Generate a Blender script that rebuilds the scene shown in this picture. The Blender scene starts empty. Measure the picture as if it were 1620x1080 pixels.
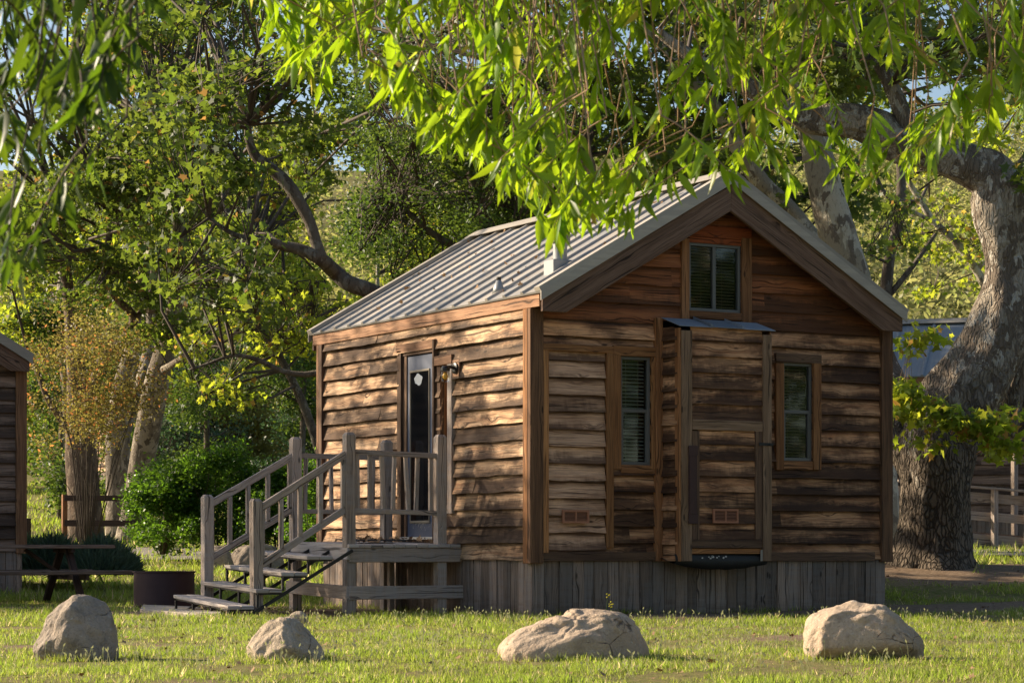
import bpy, math, random
import numpy as np
from mathutils import Vector, Matrix, noise as mnoise
from math import radians, sin, cos, pi
# ------------------------------------------------------------------ camera frame
F_PX=3700.0; HORIZON=862.0; CZ=0.755
TH=math.atan(2100/3700)
VX,VY=sin(TH),cos(TH)            # view axis on the ground
RX,RY=cos(TH),-sin(TH)           # camera right
D0,L0=23.87,0.213
CX=-(D0*VX+L0*RX); CY=-(D0*VY+L0*RY)
scene=bpy.context.scene
cd=bpy.data.cameras.new('camera'); cam=bpy.data.objects.new('camera',cd)
scene.collection.objects.link(cam); scene.camera=cam
cam.location=(CX,CY,CZ); cam.rotation_euler=(radians(90),0,-TH)
cd.sensor_width=36; cd.lens=F_PX/1620*36; cd.shift_y=(HORIZON-540)/1620
cd.clip_end=2000
cd.dof.use_dof=True; cd.dof.focus_distance=24.5; cd.dof.aperture_fstop=12.0
# ------------------------------------------------------------------ light
SUN_EL=radians(25.0); SX,SY=-0.66,0.75      # towards the sun, on the ground
sn=math.hypot(SX,SY); SX/=sn; SY/=sn
w=bpy.data.worlds.new('World'); scene.world=w; w.use_nodes=True
nt=w.node_tree; sky=nt.nodes.new('ShaderNodeTexSky'); sky.sky_type='NISHITA'
sky.sun_disc=False; sky.sun_elevation=SUN_EL; sky.sun_rotation=math.atan2(SX,SY)
sky.air_density=1.0; sky.dust_density=1.5; sky.ozone_density=1.0
bg=nt.nodes['Background']; bg.inputs['Strength'].default_value=0.085
nt.links.new(sky.outputs[0],bg.inputs['Color'])
sl=bpy.data.lights.new('sun','SUN'); so=bpy.data.objects.new('sun',sl)
scene.collection.objects.link(so)
sl.energy=5.0; sl.angle=radians(0.6); sl.color=(1.0,0.83,0.60)
so.rotation_euler=Vector((SX*cos(SUN_EL),SY*cos(SUN_EL),sin(SUN_EL))).to_track_quat('Z','Y').to_euler()
scene.view_settings.view_transform='Standard'; scene.view_settings.look='None'
scene.view_settings.exposure=0.95; scene.view_settings.gamma=1.0
scene.cycles.transparent_max_bounces=8
# ------------------------------------------------------------------ measuring helpers
def AD(a,d,z=0.0): return Vector((CX+a*RX+d*VX, CY+a*RY+d*VY, z))
def PX(px,py,d):   return AD((px-810)/F_PX*d, d, CZ+(HORIZON-py)*d/F_PX)
def onY(px,y):     # X where the sight line of column px meets the vertical plane Y=y
    k=(px-810)/F_PX; dx,dy=VX+RX*k,VY+RY*k
    t=(y-CY)/dy; return CX+dx*t, t
def onX(px,x):
    k=(px-810)/F_PX; dx,dy=VX+RX*k,VY+RY*k
    t=(x-CX)/dx; return CY+dy*t, t
def GX(px,out=0.03): return onY(px,-out)[0]
def GZ(px,py,out=0.03): return CZ+(HORIZON-py)*onY(px,-out)[1]/F_PX
def LY(px,out=0.03): return onX(px,-out)[0]
def LZ(px,py,out=0.03): return CZ+(HORIZON-py)*onX(px,-out)[1]/F_PX
def sstep(x,a,b):
    t=min(1,max(0,(x-a)/(b-a))); return t*t*(3-2*t)
def lerp(a,b,t): return a+(b-a)*t
def toad(x,y):
    return (x-CX)*RX+(y-CY)*RY, (x-CX)*VX+(y-CY)*VY
LK=([-60,0,33,45,50,53,75,100,220,500],[0,0,.04,.44,.67,.82,2.7,4.5,36,60])
RK=([-60,0,25,27.5,31,37,45,60,90,220,500],[0,0,.04,.12,.5,.62,.8,1.2,2.5,38,60])
def H(a,d):
    t=sstep(a,-1.5,3.0)
    z=lerp(np.interp(d,*LK),np.interp(d,*RK),t)
    return float(z)+0.02*mnoise.noise(Vector((a*.5,d*.5,0)))
# ------------------------------------------------------------------ objects
COL=scene.collection
def tag(o,label=None,cat=None,group=None,kind=None):
    if label: o['label']=label
    if cat: o['category']=cat
    if group: o['group']=group
    if kind: o['kind']=kind
    return o
def thing(name,label,cat,loc=(0,0,0),rz=0,group=None):
    o=bpy.data.objects.new(name,None); COL.objects.link(o)
    o.location=loc; o.rotation_euler=(0,0,rz); o.empty_display_size=.2
    return tag(o,label,cat,group)
class MB:
    def __init__(s): s.v=[];s.f=[];s.uv=[];s.r=[];s.mi=[]
    def quad(s,pts,uvs=None,rnd=(.5,.5,.5),mi=0):
        b=len(s.v); s.v+=[tuple(p) for p in pts]; s.r+=[rnd]*len(pts)
        s.f.append(tuple(range(b,b+len(pts)))); s.mi.append(mi)
        s.uv+=uvs if uvs else [(0,0)]*len(pts)
    def mesh(s,verts,faces,uvf=None,rnd=(.5,.5,.5),mi=0):
        b=len(s.v); s.v+=[tuple(p) for p in verts]
        s.r+=(rnd if isinstance(rnd,list) else [rnd]*len(verts))
        for f in faces:
            s.f.append(tuple(b+i for i in f)); s.mi.append(mi)
            s.uv+=[(uvf[i] if uvf else (0,0)) for i in f]
    def box(s,o,ax,ay,az,rnd=None,mi=0):
        o,ax,ay,az=Vector(o),Vector(ax),Vector(ay),Vector(az)
        if ax.cross(ay).dot(az)<0: ax,ay=ay,ax
        if rnd is None: rnd=(random.random(),random.random(),random.random())
        A=[ax,ay,az]; L=[a.length for a in A]; g=L.index(max(L))
        def face(p,i,j,k):
            # face spanned by axes i,j; k = constant axis
            pts=[p,p+A[i],p+A[i]+A[j],p+A[j]]
            if g==k: uv=[(a*.05,b) for a,b in((0,0),(L[i],0),(L[i],L[j]),(0,L[j]))]
            elif g==i: uv=[(0,0),(L[i],0),(L[i],L[j]),(0,L[j])]
            else: uv=[(0,0),(0,L[i]),(L[j],L[i]),(L[j],0)]
            uv=[(u,v+.37*k) for u,v in uv]
            return pts,uv
        b=len(s.v)
        vs=[o,o+ax,o+ax+ay,o+ay,o+az,o+ax+az,o+ax+ay+az,o+ay+az]
        s.v+=[tuple(p) for p in vs]; s.r+=[rnd]*8
        idx=[((3,2,1,0),0,1,2),((4,5,6,7),0,1,2),((0,1,5,4),0,2,1),((2,3,7,6),0,2,1),((1,2,6,5),1,2,0),((3,0,4,7),1,2,0)]
        for f,i,j,k in idx:
            s.f.append(tuple(b+q for q in f)); s.mi.append(mi)
            for q in f:
                p=vs[q]-o
                ci=p.dot(A[i])/max(L[i],1e-9); cj=p.dot(A[j])/max(L[j],1e-9)
                if g==i: s.uv.append((ci,cj+.37*k))
                elif g==j: s.uv.append((cj,ci+.37*k))
                else: s.uv.append((ci*.04,cj+.37*k))
        return s
    def b(s,x0,x1,y0,y1,z0,z1,rnd=None,mi=0):
        return s.box((x0,y0,z0),(x1-x0,0,0),(0,y1-y0,0),(0,0,z1-z0),rnd,mi)
    def beam(s,p0,p1,w,h,up=(0,0,1),rnd=None,mi=0):
        p0,p1,up=Vector(p0),Vector(p1),Vector(up); d=(p1-p0)
        sd=d.cross(up).normalized(); u=sd.cross(d).normalized()
        return s.box(p0-sd*w/2-u*h/2,d,sd*w,u*h,rnd,mi)
    def prism(s,poly,dirv,rnd=None,mi=0,uax=None):
        """poly: list of 3D points; extruded along dirv"""
        if rnd is None: rnd=(random.random(),random.random(),random.random())
        P=[Vector(p) for p in poly]; D=Vector(dirv); n=len(P)
        ua=Vector(uax).normalized() if uax else (P[1]-P[0]).normalized()
        va=ua.cross(D).normalized()
        uv=[((p-P[0]).dot(ua),(p-P[0]).dot(va)) for p in P]
        vs=P+[p+D for p in P]; uvs=uv+[(a,b_+D.length) for a,b_ in uv]
        fs=[tuple(range(n))[::-1],tuple(range(n,2*n))]+[(i,(i+1)%n,n+(i+1)%n,n+i) for i in range(n)]
        s.mesh(vs,fs,uvs,rnd,mi); return s
    def tube(s,pts,rad,sides=8,rnd=(.5,.5,.5),cap=True,mi=0,rough=0,seed=0):
        pts=[Vector(p) for p in pts]; n=len(pts); vs=[];uv=[];ln=0;fs=[]
        up=Vector((0.13,0.31,.94)); prev=None
        for i,p in enumerate(pts):
            t=(pts[min(i+1,n-1)]-pts[max(i-1,0)]).normalized()
            if prev is None:
                x=t.cross(up)
                if x.length<1e-3: x=t.cross(Vector((1,0,0)))
                x.normalize()
            else:
                x=(prev-t*prev.dot(t)).normalized()
            prev=x; y=t.cross(x)
            if i: ln+=(p-pts[i-1]).length
            for k in range(sides+1):
                a=2*pi*(k%sides)/sides; r=rad[i]
                if rough:
                    q=Vector((cos(a)*1.3,sin(a)*1.3,ln*.9+seed*7))
                    r*=1+rough*(mnoise.noise(q)+.5*mnoise.noise(q*2.7)+.3*mnoise.noise(Vector((cos(a)*4,sin(a)*4,ln*.8+seed))))
                vs.append(p+(x*cos(a)+y*sin(a))*r); uv.append((ln,k/sides*2*pi*rad[0]))
        m=sides+1
        for i in range(n-1):
            for k in range(sides): fs.append((i*m+k,i*m+k+1,(i+1)*m+k+1,(i+1)*m+k))
        if cap:
            fs.append(tuple(range(sides))[::-1]); fs.append(tuple((n-1)*m+k for k in range(sides)))
        s.mesh(vs,fs,uv,rnd,mi); return s
    def build(s,name,mats,parent=None,smooth=False,bevel=0):
        me=bpy.data.meshes.new(name); me.from_pydata(s.v,[],s.f)
        for m in (mats if isinstance(mats,(list,tuple)) else [mats]): me.materials.append(m)
        ul=me.uv_layers.new(name='UVMap')
        ul.data.foreach_set('uv',np.array(s.uv,dtype=np.float32).ravel())
        ca=me.attributes.new('rnd','FLOAT_COLOR','POINT')
        r=np.ones((len(s.v),4),dtype=np.float32); r[:,:3]=np.array(s.r,dtype=np.float32)
        ca.data.foreach_set('color',r.ravel())
        me.polygons.foreach_set('material_index',s.mi)
        if smooth: me.polygons.foreach_set('use_smooth',[True]*len(s.f))
        me.update()
        o=bpy.data.objects.new(name,me); COL.objects.link(o)
        if parent: o.parent=parent
        if bevel:
            md=o.modifiers.new('bevel','BEVEL'); md.width=bevel; md.segments=1; md.limit_method='ANGLE'
        return o
def rn(): return (random.random(),random.random(),random.random())
# ------------------------------------------------------------------ materials
class NT:
    def __init__(s,name):
        s.m=bpy.data.materials.new(name); s.m.use_nodes=True; s.t=s.m.node_tree
        s.p=s.t.nodes['Principled BSDF']; s.out=s.t.nodes['Material Output']
    def n(s,ty,ins=None,**pr):
        nd=s.t.nodes.new('ShaderNode'+ty)
        for k,v in pr.items(): setattr(nd,k,v)
        if ins:
            for k,v in ins.items(): s.set(nd.inputs[k],v)
        return nd
    def set(s,sock,v):
        if isinstance(v,bpy.types.NodeSocket): s.t.links.new(v,sock)
        elif isinstance(v,bpy.types.Node): s.t.links.new(v.outputs[0],sock)
        else: sock.default_value=v if not isinstance(v,tuple) or len(v)!=3 or sock.type!='RGBA' else (*v,1)
    def m_(s,op,a,b=0.0,c=None):
        ins={0:a,1:b}
        if c is not None: ins[2]=c
        return s.n('Math',ins,operation=op).outputs[0]
    def add(s,a,b): return s.m_('ADD',a,b)
    def mul(s,a,b): return s.m_('MULTIPLY',a,b)
    def comb(s,x,y,z): return s.n('CombineXYZ',{0:x,1:y,2:z}).outputs[0]
    def noise(s,vec,scale=1,detail=4,rough=.55,dist=0):
        return s.n('TexNoise',{'Vector':vec,'Scale':scale,'Detail':detail,'Roughness':rough,'Distortion':dist}).outputs[0]
    def smooth(s,x,a,b,lo=0.0,hi=1.0):
        return s.n('MapRange',{0:x,1:a,2:b,3:lo,4:hi},interpolation_type='SMOOTHSTEP').outputs[0]
    def mix(s,f,a,b,bt='MIX'):
        nd=s.n('Mix',data_type='RGBA',blend_type=bt)
        s.set(nd.inputs[0],f); s.set(nd.inputs[6],a); s.set(nd.inputs[7],b); return nd.outputs[2]
    def sep(s,v): return s.n('SeparateXYZ',{0:v}).outputs
    def rnd(s):
        a=s.n('Attribute',attribute_name='rnd'); return s.sep(a.outputs['Color'])
    def uv(s): return s.sep(s.n('UVMap',uv_map='UVMap').outputs[0])
    def pos(s): return s.n('TexCoord').outputs['Object']
    def wpos(s): return s.n('NewGeometry').outputs['Position']
    def bump(s,h,strength=.3,dist=.01):
        b=s.n('Bump',{'Strength':strength,'Distance':dist,'Height':h}); s.t.links.new(b.outputs[0],s.p.inputs['Normal'])
    def fin(s,col,rough=.8,metal=0,spec=None):
        s.set(s.p.inputs['Base Color'],col); s.set(s.p.inputs['Roughness'],rough); s.set(s.p.inputs['Metallic'],metal)
        if spec is not None: s.set(s.p.inputs['Specular IOR Level'],spec)
        return s.m
def wood(name,light,mid,dark,stain=0.0,rowh=.177,stain_amt=.8,grey=None,grey_amt=0.0,knots=True,bright=.5,bumpd=.006,grimb=0.0,topdark=.6,blot=0.0):
    N=NT(name); u,v,_=N.uv(); r,g,b=N.rnd()
    U=N.add(u,N.mul(r,53.0)); Vv=N.add(v,N.mul(g,17.0)); Z=N.mul(b,11.0)
    warp=N.noise(N.comb(N.mul(U,1.4),N.mul(Vv,4.0),Z),1,3)
    V2=N.add(Vv,N.mul(N.m_('SUBTRACT',warp,.5),.07))
    if knots:
        vor=N.n('TexVoronoi',{'Vector':N.comb(N.mul(U,2.3),N.mul(Vv,7.0),Z),'Scale':1.0,'Randomness':1.0})
        dk=vor.outputs['Distance']
        kn=N.smooth(dk,.12,.05); infl=N.smooth(dk,.42,.05)
        V2=N.add(V2,N.mul(infl,.035))
    fine=N.noise(N.comb(N.mul(U,2.2),N.mul(V2,110.0),Z),1,5,.65)
    band=N.noise(N.comb(N.mul(U,.8),N.mul(V2,26.0),Z),1,3,.5)
    broad=N.noise(N.comb(N.mul(U,1.1),N.mul(Vv,5.0),Z),1,4,.6)
    streak=N.noise(N.comb(N.mul(U,22.0),N.mul(Vv,1.6),Z),1,4,.6)
    t=N.smooth(N.add(N.mul(band,.6),N.mul(broad,.5)),.38,.72)
    c=N.mix(t,light,mid)
    c=N.mix(N.mul(N.smooth(fine,.46,.66),.65),c,dark)
    if grey: c=N.mix(N.mul(N.smooth(N.add(N.mul(broad,.6),N.mul(streak,.4)),.42,.62),grey_amt),c,grey)
    if stain>0:
        vn=N.m_('DIVIDE',v,rowh)
        edge=N.add(N.add(vn,N.mul(N.m_('SUBTRACT',broad,.5),-1.7)),N.add(N.mul(N.m_('SUBTRACT',streak,.5),-.45),N.mul(N.m_('SUBTRACT',fine,.5),-.5)))
        edge=N.add(edge,N.mul(N.m_('SUBTRACT',b,.5),-1.15))
        st=N.smooth(edge,stain+.42,stain-.22)
        c=N.mix(N.mul(st,stain_amt),c,dark)
        # top edge darkened in colour, as the painted shade of the board above
        lap_shade=N.smooth(N.add(vn,N.mul(N.m_('SUBTRACT',broad,.5),.7)),.68,.98)
        c=N.mix(N.mul(lap_shade,topdark),c,dark)
    if blot>0:
        wp=N.n('Mapping',{0:N.wpos(),3:(1.1,1.1,2.6)}).outputs[0]
        bn=N.add(N.mul(N.noise(wp,1.5,6,.68,.5),.75),N.mul(broad,.25))
        c=N.mix(N.mul(N.smooth(bn,.46,.58),blot),c,tuple(x*1.2 for x in dark))
        c=N.mix(N.mul(N.smooth(bn,.44,.34),.35),c,tuple(min(1,x*1.25) for x in light))
    if knots:
        c=N.mix(N.mul(kn,.8),c,tuple(x*.45 for x in dark))
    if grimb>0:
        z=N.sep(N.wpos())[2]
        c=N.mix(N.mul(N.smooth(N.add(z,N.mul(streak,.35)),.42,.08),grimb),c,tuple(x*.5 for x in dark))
    val=N.add(N.mul(g,bright),1.0-bright/2)
    c=N.mix(1.0,c,N.comb(val,val,val),'MULTIPLY')
    crack=N.smooth(N.noise(N.comb(N.mul(U,1.1),N.mul(V2,60.0),Z),1,2,.4),.63,.69)
    c=N.mix(N.mul(crack,.75),c,tuple(x*.3 for x in dark))
    N.bump(N.m_('SUBTRACT',N.add(fine,N.mul(band,.6)),N.mul(crack,1.2)),.8,bumpd)
    return N.fin(c,.78,0,.25)
M={}
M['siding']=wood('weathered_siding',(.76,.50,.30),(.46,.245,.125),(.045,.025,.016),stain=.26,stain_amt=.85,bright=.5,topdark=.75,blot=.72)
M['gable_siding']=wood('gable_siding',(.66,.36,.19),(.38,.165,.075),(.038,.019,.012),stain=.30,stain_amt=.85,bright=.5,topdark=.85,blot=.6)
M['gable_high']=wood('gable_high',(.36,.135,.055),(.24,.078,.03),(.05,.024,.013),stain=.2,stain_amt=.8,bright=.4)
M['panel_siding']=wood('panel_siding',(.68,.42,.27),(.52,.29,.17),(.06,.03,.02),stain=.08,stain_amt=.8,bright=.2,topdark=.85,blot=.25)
M['trim']=wood('trim_wood',(.36,.17,.075),(.21,.09,.036),(.05,.024,.012),bright=.6)
M['trim_orange']=wood('trim_orange',(.42,.20,.08),(.25,.105,.04),(.05,.025,.014),bright=.6)
M['trim_brown']=wood('trim_brown',(.24,.125,.065),(.13,.065,.035),(.03,.017,.01),bright=.5)
M['trim_dark']=wood('trim_dark',(.17,.10,.06),(.09,.05,.032),(.02,.012,.009),bright=.5)
M['closet_wood']=wood('closet_wood',(.28,.18,.115),(.18,.11,.065),(.05,.03,.02),bright=.4)
M['rake']=wood('rake_wood',(.20,.125,.09),(.13,.075,.05),(.035,.02,.014),bright=.3)
M['fascia']=wood('fascia_wood',(.40,.225,.13),(.25,.125,.068),(.06,.03,.018),bright=.4)
M['soffit']=wood('soffit_wood',(.34,.09,.03),(.25,.06,.02),(.08,.025,.012),bright=.3)
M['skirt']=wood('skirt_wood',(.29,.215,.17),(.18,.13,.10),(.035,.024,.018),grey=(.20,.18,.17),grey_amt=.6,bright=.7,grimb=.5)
M['deck']=wood('deck_wood',(.48,.38,.31),(.34,.26,.21),(.09,.065,.05),grey=(.36,.32,.30),grey_amt=.7,bright=.35)
M['tread']=wood('tread_wood',(.55,.47,.42),(.42,.35,.30),(.14,.11,.09),grey=(.50,.46,.44),grey_amt=.7,bright=.25,knots=False)
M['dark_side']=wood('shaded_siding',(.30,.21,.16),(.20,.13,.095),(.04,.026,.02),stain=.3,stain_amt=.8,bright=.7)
M['table']=wood('table_wood',(.26,.19,.15),(.15,.105,.08),(.04,.028,.02),bright=.4)
M['table_dark']=wood('table_legs_wood',(.07,.045,.035),(.045,.03,.025),(.015,.01,.008),bright=.4)
def plain(name,col,rough=.6,metal=0,var=.25,scale=6,bump=0,spec=None):
    N=NT(name); p=N.pos(); a=N.noise(p,scale,5,.6); r,g,b=N.rnd()
    k=N.add(1-var/2,N.mul(N.add(N.mul(a,.7),N.mul(g,.3)),var))
    c=N.mix(1.0,col,N.comb(k,k,k),'MULTIPLY')
    if bump: N.bump(N.noise(p,scale*6,5,.6),.6,bump)
    return N.fin(c,rough,metal,spec)
def roofmetal(name,base,tan,rough=.42,metal=.55):
    N=NT(name); u,v,_=N.uv(); r,g,b=N.rnd()
    U=N.add(u,N.mul(r,23.0))
    st=N.noise(N.comb(N.mul(U,1.0),N.mul(v,24.0),N.mul(b,9.0)),1,5,.6)
    bl=N.noise(N.comb(N.mul(U,1.5),N.mul(v,5.0),N.mul(g,9.0)),1,5,.65)
    c=N.mix(N.smooth(N.add(N.mul(st,.5),N.mul(bl,.5)),.42,.62),base,tan)
    sp=N.noise(N.comb(N.mul(U,30.0),N.mul(v,60.0),0.0),1,3,.7)
    c=N.mix(N.mul(N.smooth(sp,.6,.75),.4),c,tuple(x*.45 for x in base))
    k=N.add(.8,N.mul(g,.4)); c=N.mix(1.0,c,N.comb(k,k,k),'MULTIPLY')
    N.bump(N.add(bl,st),.15,.01)
    return N.fin(c,N.add(rough,N.mul(bl,.25)),metal)
M['roof']=roofmetal('galvanised_roof',(.32,.315,.31),(.46,.40,.33),.45,.25)
M['roof_trim']=roofmetal('roof_trim_metal',(.31,.28,.245),(.38,.34,.29),.6,.0)
M['roof_blue']=roofmetal('old_roof_sheet',(.20,.23,.27),(.24,.26,.29),.6,.1)
M['galv']=plain('galvanised_pipe',(.27,.28,.29),.5,.3,.3,20)
M['steel']=plain('black_steel',(.025,.023,.022),.55,.3,.6,30,.002)
M['rust']=plain('rusty_steel',(.055,.03,.032),.7,.3,.9,9,.004)
M['hinge']=plain('rusty_hinge',(.06,.028,.025),.7,.2,.5,30)
M['winframe']=plain('window_frame',(.12,.12,.12),.45,.2,.3,20)
M['blind']=plain('blind_slat',(.75,.71,.62),.5,0,.2,10)
M['blind_d']=plain('dim_blind_slat',(.34,.27,.17),.5,0,.2,10)
M['dark']=plain('dark_interior',(.008,.007,.006),.9)
M['vent']=plain('vent_grille',(.32,.13,.07),.6,0,.3,20)
M['door']=plain('slate_blue_door',(.085,.105,.165),.5,0,.5,7,.0015)
M['doorframe']=plain('pale_lite_frame',(.26,.215,.16),.6,0,.4,20)
M['paper']=plain('white_paper',(.82,.82,.80),.7,0,.15,60)
M['sill']=plain('bare_threshold',(.62,.57,.50),.5,.2,.4,30)
M['black']=plain('black_lamp',(.012,.012,.012),.4,.2)
M['tar']=plain('tar_paper',(.012,.012,.012),.6,0,.6,30,.01)
M['scuff']=plain('scuff_marks',(.5,.48,.45),.7)
M['mat']=plain('dark_doormat',(.02,.022,.025),.9,0,.6,80,.01)
def glassm(name,col,rough=.06):
    N=NT(name); return N.fin(col,rough,0,.6)
M['glass_black']=glassm('dark_glass',(.006,.007,.009))
def clear(name,tint=(.9,.9,.9)):
    N=NT(name); t=N.n('BsdfTransparent',{'Color':(*tint,1)}); gl=N.n('BsdfGlossy',{'Color':(.9,.9,.9,1),'Roughness':.04})
    fr=N.n('Fresnel',{'IOR':1.5}); mx=N.n('MixShader'); N.t.links.new(N.mul(fr.outputs[0],.6),mx.inputs[0])
    N.t.links.new(t.outputs[0],mx.inputs[1]); N.t.links.new(gl.outputs[0],mx.inputs[2]); N.t.links.new(mx.outputs[0],N.out.inputs[0]); return N.m
M['glass']=clear('window_glass',(.75,.78,.75))
M['jar']=clear('jar_glass',(.92,.9,.85))
M['bulb']=plain('amber_bulb',(.75,.42,.03),.3,0,.1)
def leafm(name,c1,c2,tr,trw=.5,rough=.5,old=None,spec=.35,oth=(.88,.97)):
    N=NT(name); r,g,b=N.rnd()
    c=N.mix(r,c1,c2); 
    if old: c=N.mix(N.smooth(b,*oth),c,old)
    k=N.add(.65,N.mul(g,.7)); c=N.mix(1.0,c,N.comb(k,k,k),'MULTIPLY')
    N.fin(c,rough,0,spec)
    tc=N.mix(r,tr,tuple(x*y for x,y in zip(tr,(.75,.95,.7))))
    if old: tc=N.mix(N.smooth(b,*oth),tc,tuple(min(1,x*2) for x in old))
    tc=N.mix(1.0,tc,N.comb(k,k,k),'MULTIPLY')
    T=N.n('BsdfTranslucent',{'Color':tc}); mx=N.n('MixShader',{0:trw})
    N.t.links.new(N.p.outputs[0],mx.inputs[1]); N.t.links.new(T.outputs[0],mx.inputs[2]); N.t.links.new(mx.outputs[0],N.out.inputs[0])
    return N.m
M['syc']=leafm('sycamore_leaf',(.028,.065,.022),(.08,.115,.03),(.30,.37,.045),.42,old=(.30,.17,.05),oth=(.955,.99))
M['syc_y']=leafm('sycamore_leaf_yellow',(.07,.13,.02),(.12,.18,.03),(.60,.62,.05),.55,old=(.35,.2,.05),oth=(.94,.99))
M['dense']=leafm('small_dark_leaf',(.02,.055,.015),(.05,.10,.02),(.20,.28,.04),.38)
M['will']=leafm('willow_leaf',(.055,.13,.012),(.12,.21,.018),(.46,.60,.02),.52,.38,old=(.35,.30,.06),oth=(.96,.995),spec=.4)
M['will_dark']=leafm('willow_leaf_dark',(.012,.035,.008),(.03,.06,.01),(.20,.30,.015),.35,.4,spec=.3)
M['shrub']=leafm('hedge_leaf',(.022,.06,.01),(.05,.11,.016),(.22,.38,.03),.42,.4)
M['orange']=leafm('bronze_leaf',(.10,.09,.03),(.19,.13,.04),(.38,.30,.08),.5,old=(.4,.16,.05))
M['blue']=leafm('blue_green_leaf',(.035,.07,.045),(.06,.10,.06),(.10,.18,.08),.35)
M['rosem']=leafm('rosemary_leaf',(.05,.085,.06),(.09,.13,.085),(.12,.18,.08),.3)
M['far']=leafm('far_leaf',(.13,.145,.05),(.26,.23,.10),(.50,.46,.17),.5)
M['grassb']=leafm('grass_blade',(.045,.10,.012),(.26,.26,.06),(.50,.56,.08),.48,.5,old=(.50,.40,.22))
M['straw']=leafm('seed_head',(.42,.40,.20),(.50,.45,.26),(.6,.55,.3),.4,.7)
M['litter']=plain('dry_litter',(.26,.15,.07),.8,0,.8,20)
def bark(name,cols,dark,scale=1.0,bumpd=.03,low=None,lowz=3.0):
    N=NT(name); p=N.pos(); q=N.n('Mapping',{0:p,3:(1,1,.55)}).outputs[0]
    n1=N.noise(q,2.6*scale,5,.6,.4); n2=N.noise(q,6*scale,5,.6,.3); n3=N.noise(q,24*scale,6,.7)
    c=N.mix(N.smooth(n1,.47,.50),cols[0],cols[1])
    c=N.mix(N.smooth(n2,.56,.585),c,cols[2])
    c=N.mix(N.mul(N.smooth(n3,.5,.7),.5),c,dark)
    vr=N.n('TexVoronoi',{'Vector':N.n('Mapping',{0:N.n('VectorMath',{0:N.n('TexNoise',{'Vector':p,'Scale':4.0,'Detail':3.0}).outputs['Color'],1:(.14,.14,.2),2:p},operation='MULTIPLY_ADD').outputs[0],3:(13*scale,13*scale,3.4*scale)}).outputs[0],'Scale':1.0},feature='DISTANCE_TO_EDGE').outputs[0]
    fur=N.smooth(N.add(vr,N.mul(n3,.10)),.06,.26)
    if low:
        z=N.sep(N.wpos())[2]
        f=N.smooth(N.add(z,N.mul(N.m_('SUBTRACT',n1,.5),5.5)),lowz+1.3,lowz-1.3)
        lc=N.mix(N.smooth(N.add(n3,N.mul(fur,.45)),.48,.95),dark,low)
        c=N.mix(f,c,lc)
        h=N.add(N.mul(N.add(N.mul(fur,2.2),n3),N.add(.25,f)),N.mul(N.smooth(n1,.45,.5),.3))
    else: h=N.add(n3,N.add(N.mul(N.smooth(n1,.46,.50),.4),N.mul(n2,.5)))
    N.bump(h,.8,bumpd)
    return N.fin(c,.85,0,.2)
M['bark_w']=bark('pale_mottled_bark',[(.50,.45,.36),(.30,.26,.20),(.17,.14,.11)],(.06,.05,.04),1.0,.03)
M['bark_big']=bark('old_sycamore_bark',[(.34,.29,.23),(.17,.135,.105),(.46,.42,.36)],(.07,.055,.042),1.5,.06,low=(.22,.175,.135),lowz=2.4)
M['bark_m']=bark('grey_brown_bark',[(.34,.29,.23),(.19,.155,.12),(.11,.09,.07)],(.04,.03,.025),1.4,.03)
M['bark_d']=bark('dark_bark',[(.09,.07,.055),(.14,.115,.09),(.20,.18,.15)],(.02,.016,.012),1.5,.03)
M['bark_b']=bark('brown_bark',[(.16,.11,.075),(.10,.07,.05),(.22,.17,.12)],(.03,.02,.014),1.5,.03)
M['twig']=plain('twig_bark',(.30,.19,.11),.8,0,.4,20)
M['twig_d']=plain('dark_twig',(.07,.05,.035),.8,0,.4,20)
def rockm(name,c1,c2,c3):
    N=NT(name); p=N.pos(); n1=N.noise(p,2.6,6,.6); n2=N.noise(p,9,6,.65); n3=N.noise(p,70,5,.7); n4=N.noise(p,26,5,.7)
    c=N.mix(N.smooth(n1,.38,.62),c1,c2); c=N.mix(N.smooth(n2,.52,.70),c,c3)
    c=N.mix(N.mul(N.smooth(n3,.5,.68),.45),c,tuple(x*.45 for x in c2))
    c=N.mix(N.mul(N.smooth(n3,.42,.3),.35),c,(.55,.50,.44))
    cr=N.n('TexVoronoi',{'Vector':N.n('Mapping',{0:p,3:(3.2,3.2,5.0)}).outputs[0],'Scale':1.0},feature='DISTANCE_TO_EDGE').outputs[0]
    ck=N.mul(N.smooth(N.add(cr,N.mul(n2,.10)),.062,.04),N.smooth(n1,.5,.56))
    c=N.mix(N.mul(ck,.8),c,(.05,.035,.025))
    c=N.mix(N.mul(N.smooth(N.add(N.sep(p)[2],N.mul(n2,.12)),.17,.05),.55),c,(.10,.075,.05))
    c=N.mix(N.mul(N.smooth(n4,.60,.68),.5),c,(.60,.56,.50))
    N.bump(N.m_('SUBTRACT',N.add(N.add(N.mul(n2,1.2),N.mul(n3,.25)),N.mul(n4,.7)),N.mul(ck,.8)),.9,.022)
    return N.fin(c,.88,0,.2)
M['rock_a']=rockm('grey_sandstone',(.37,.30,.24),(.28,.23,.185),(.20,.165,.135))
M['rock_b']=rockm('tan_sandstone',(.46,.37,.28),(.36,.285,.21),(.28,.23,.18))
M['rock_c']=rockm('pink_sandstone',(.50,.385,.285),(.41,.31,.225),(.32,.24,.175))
M['slab']=rockm('pale_slab',(.50,.45,.38),(.42,.36,.29),(.33,.27,.2))
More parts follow.
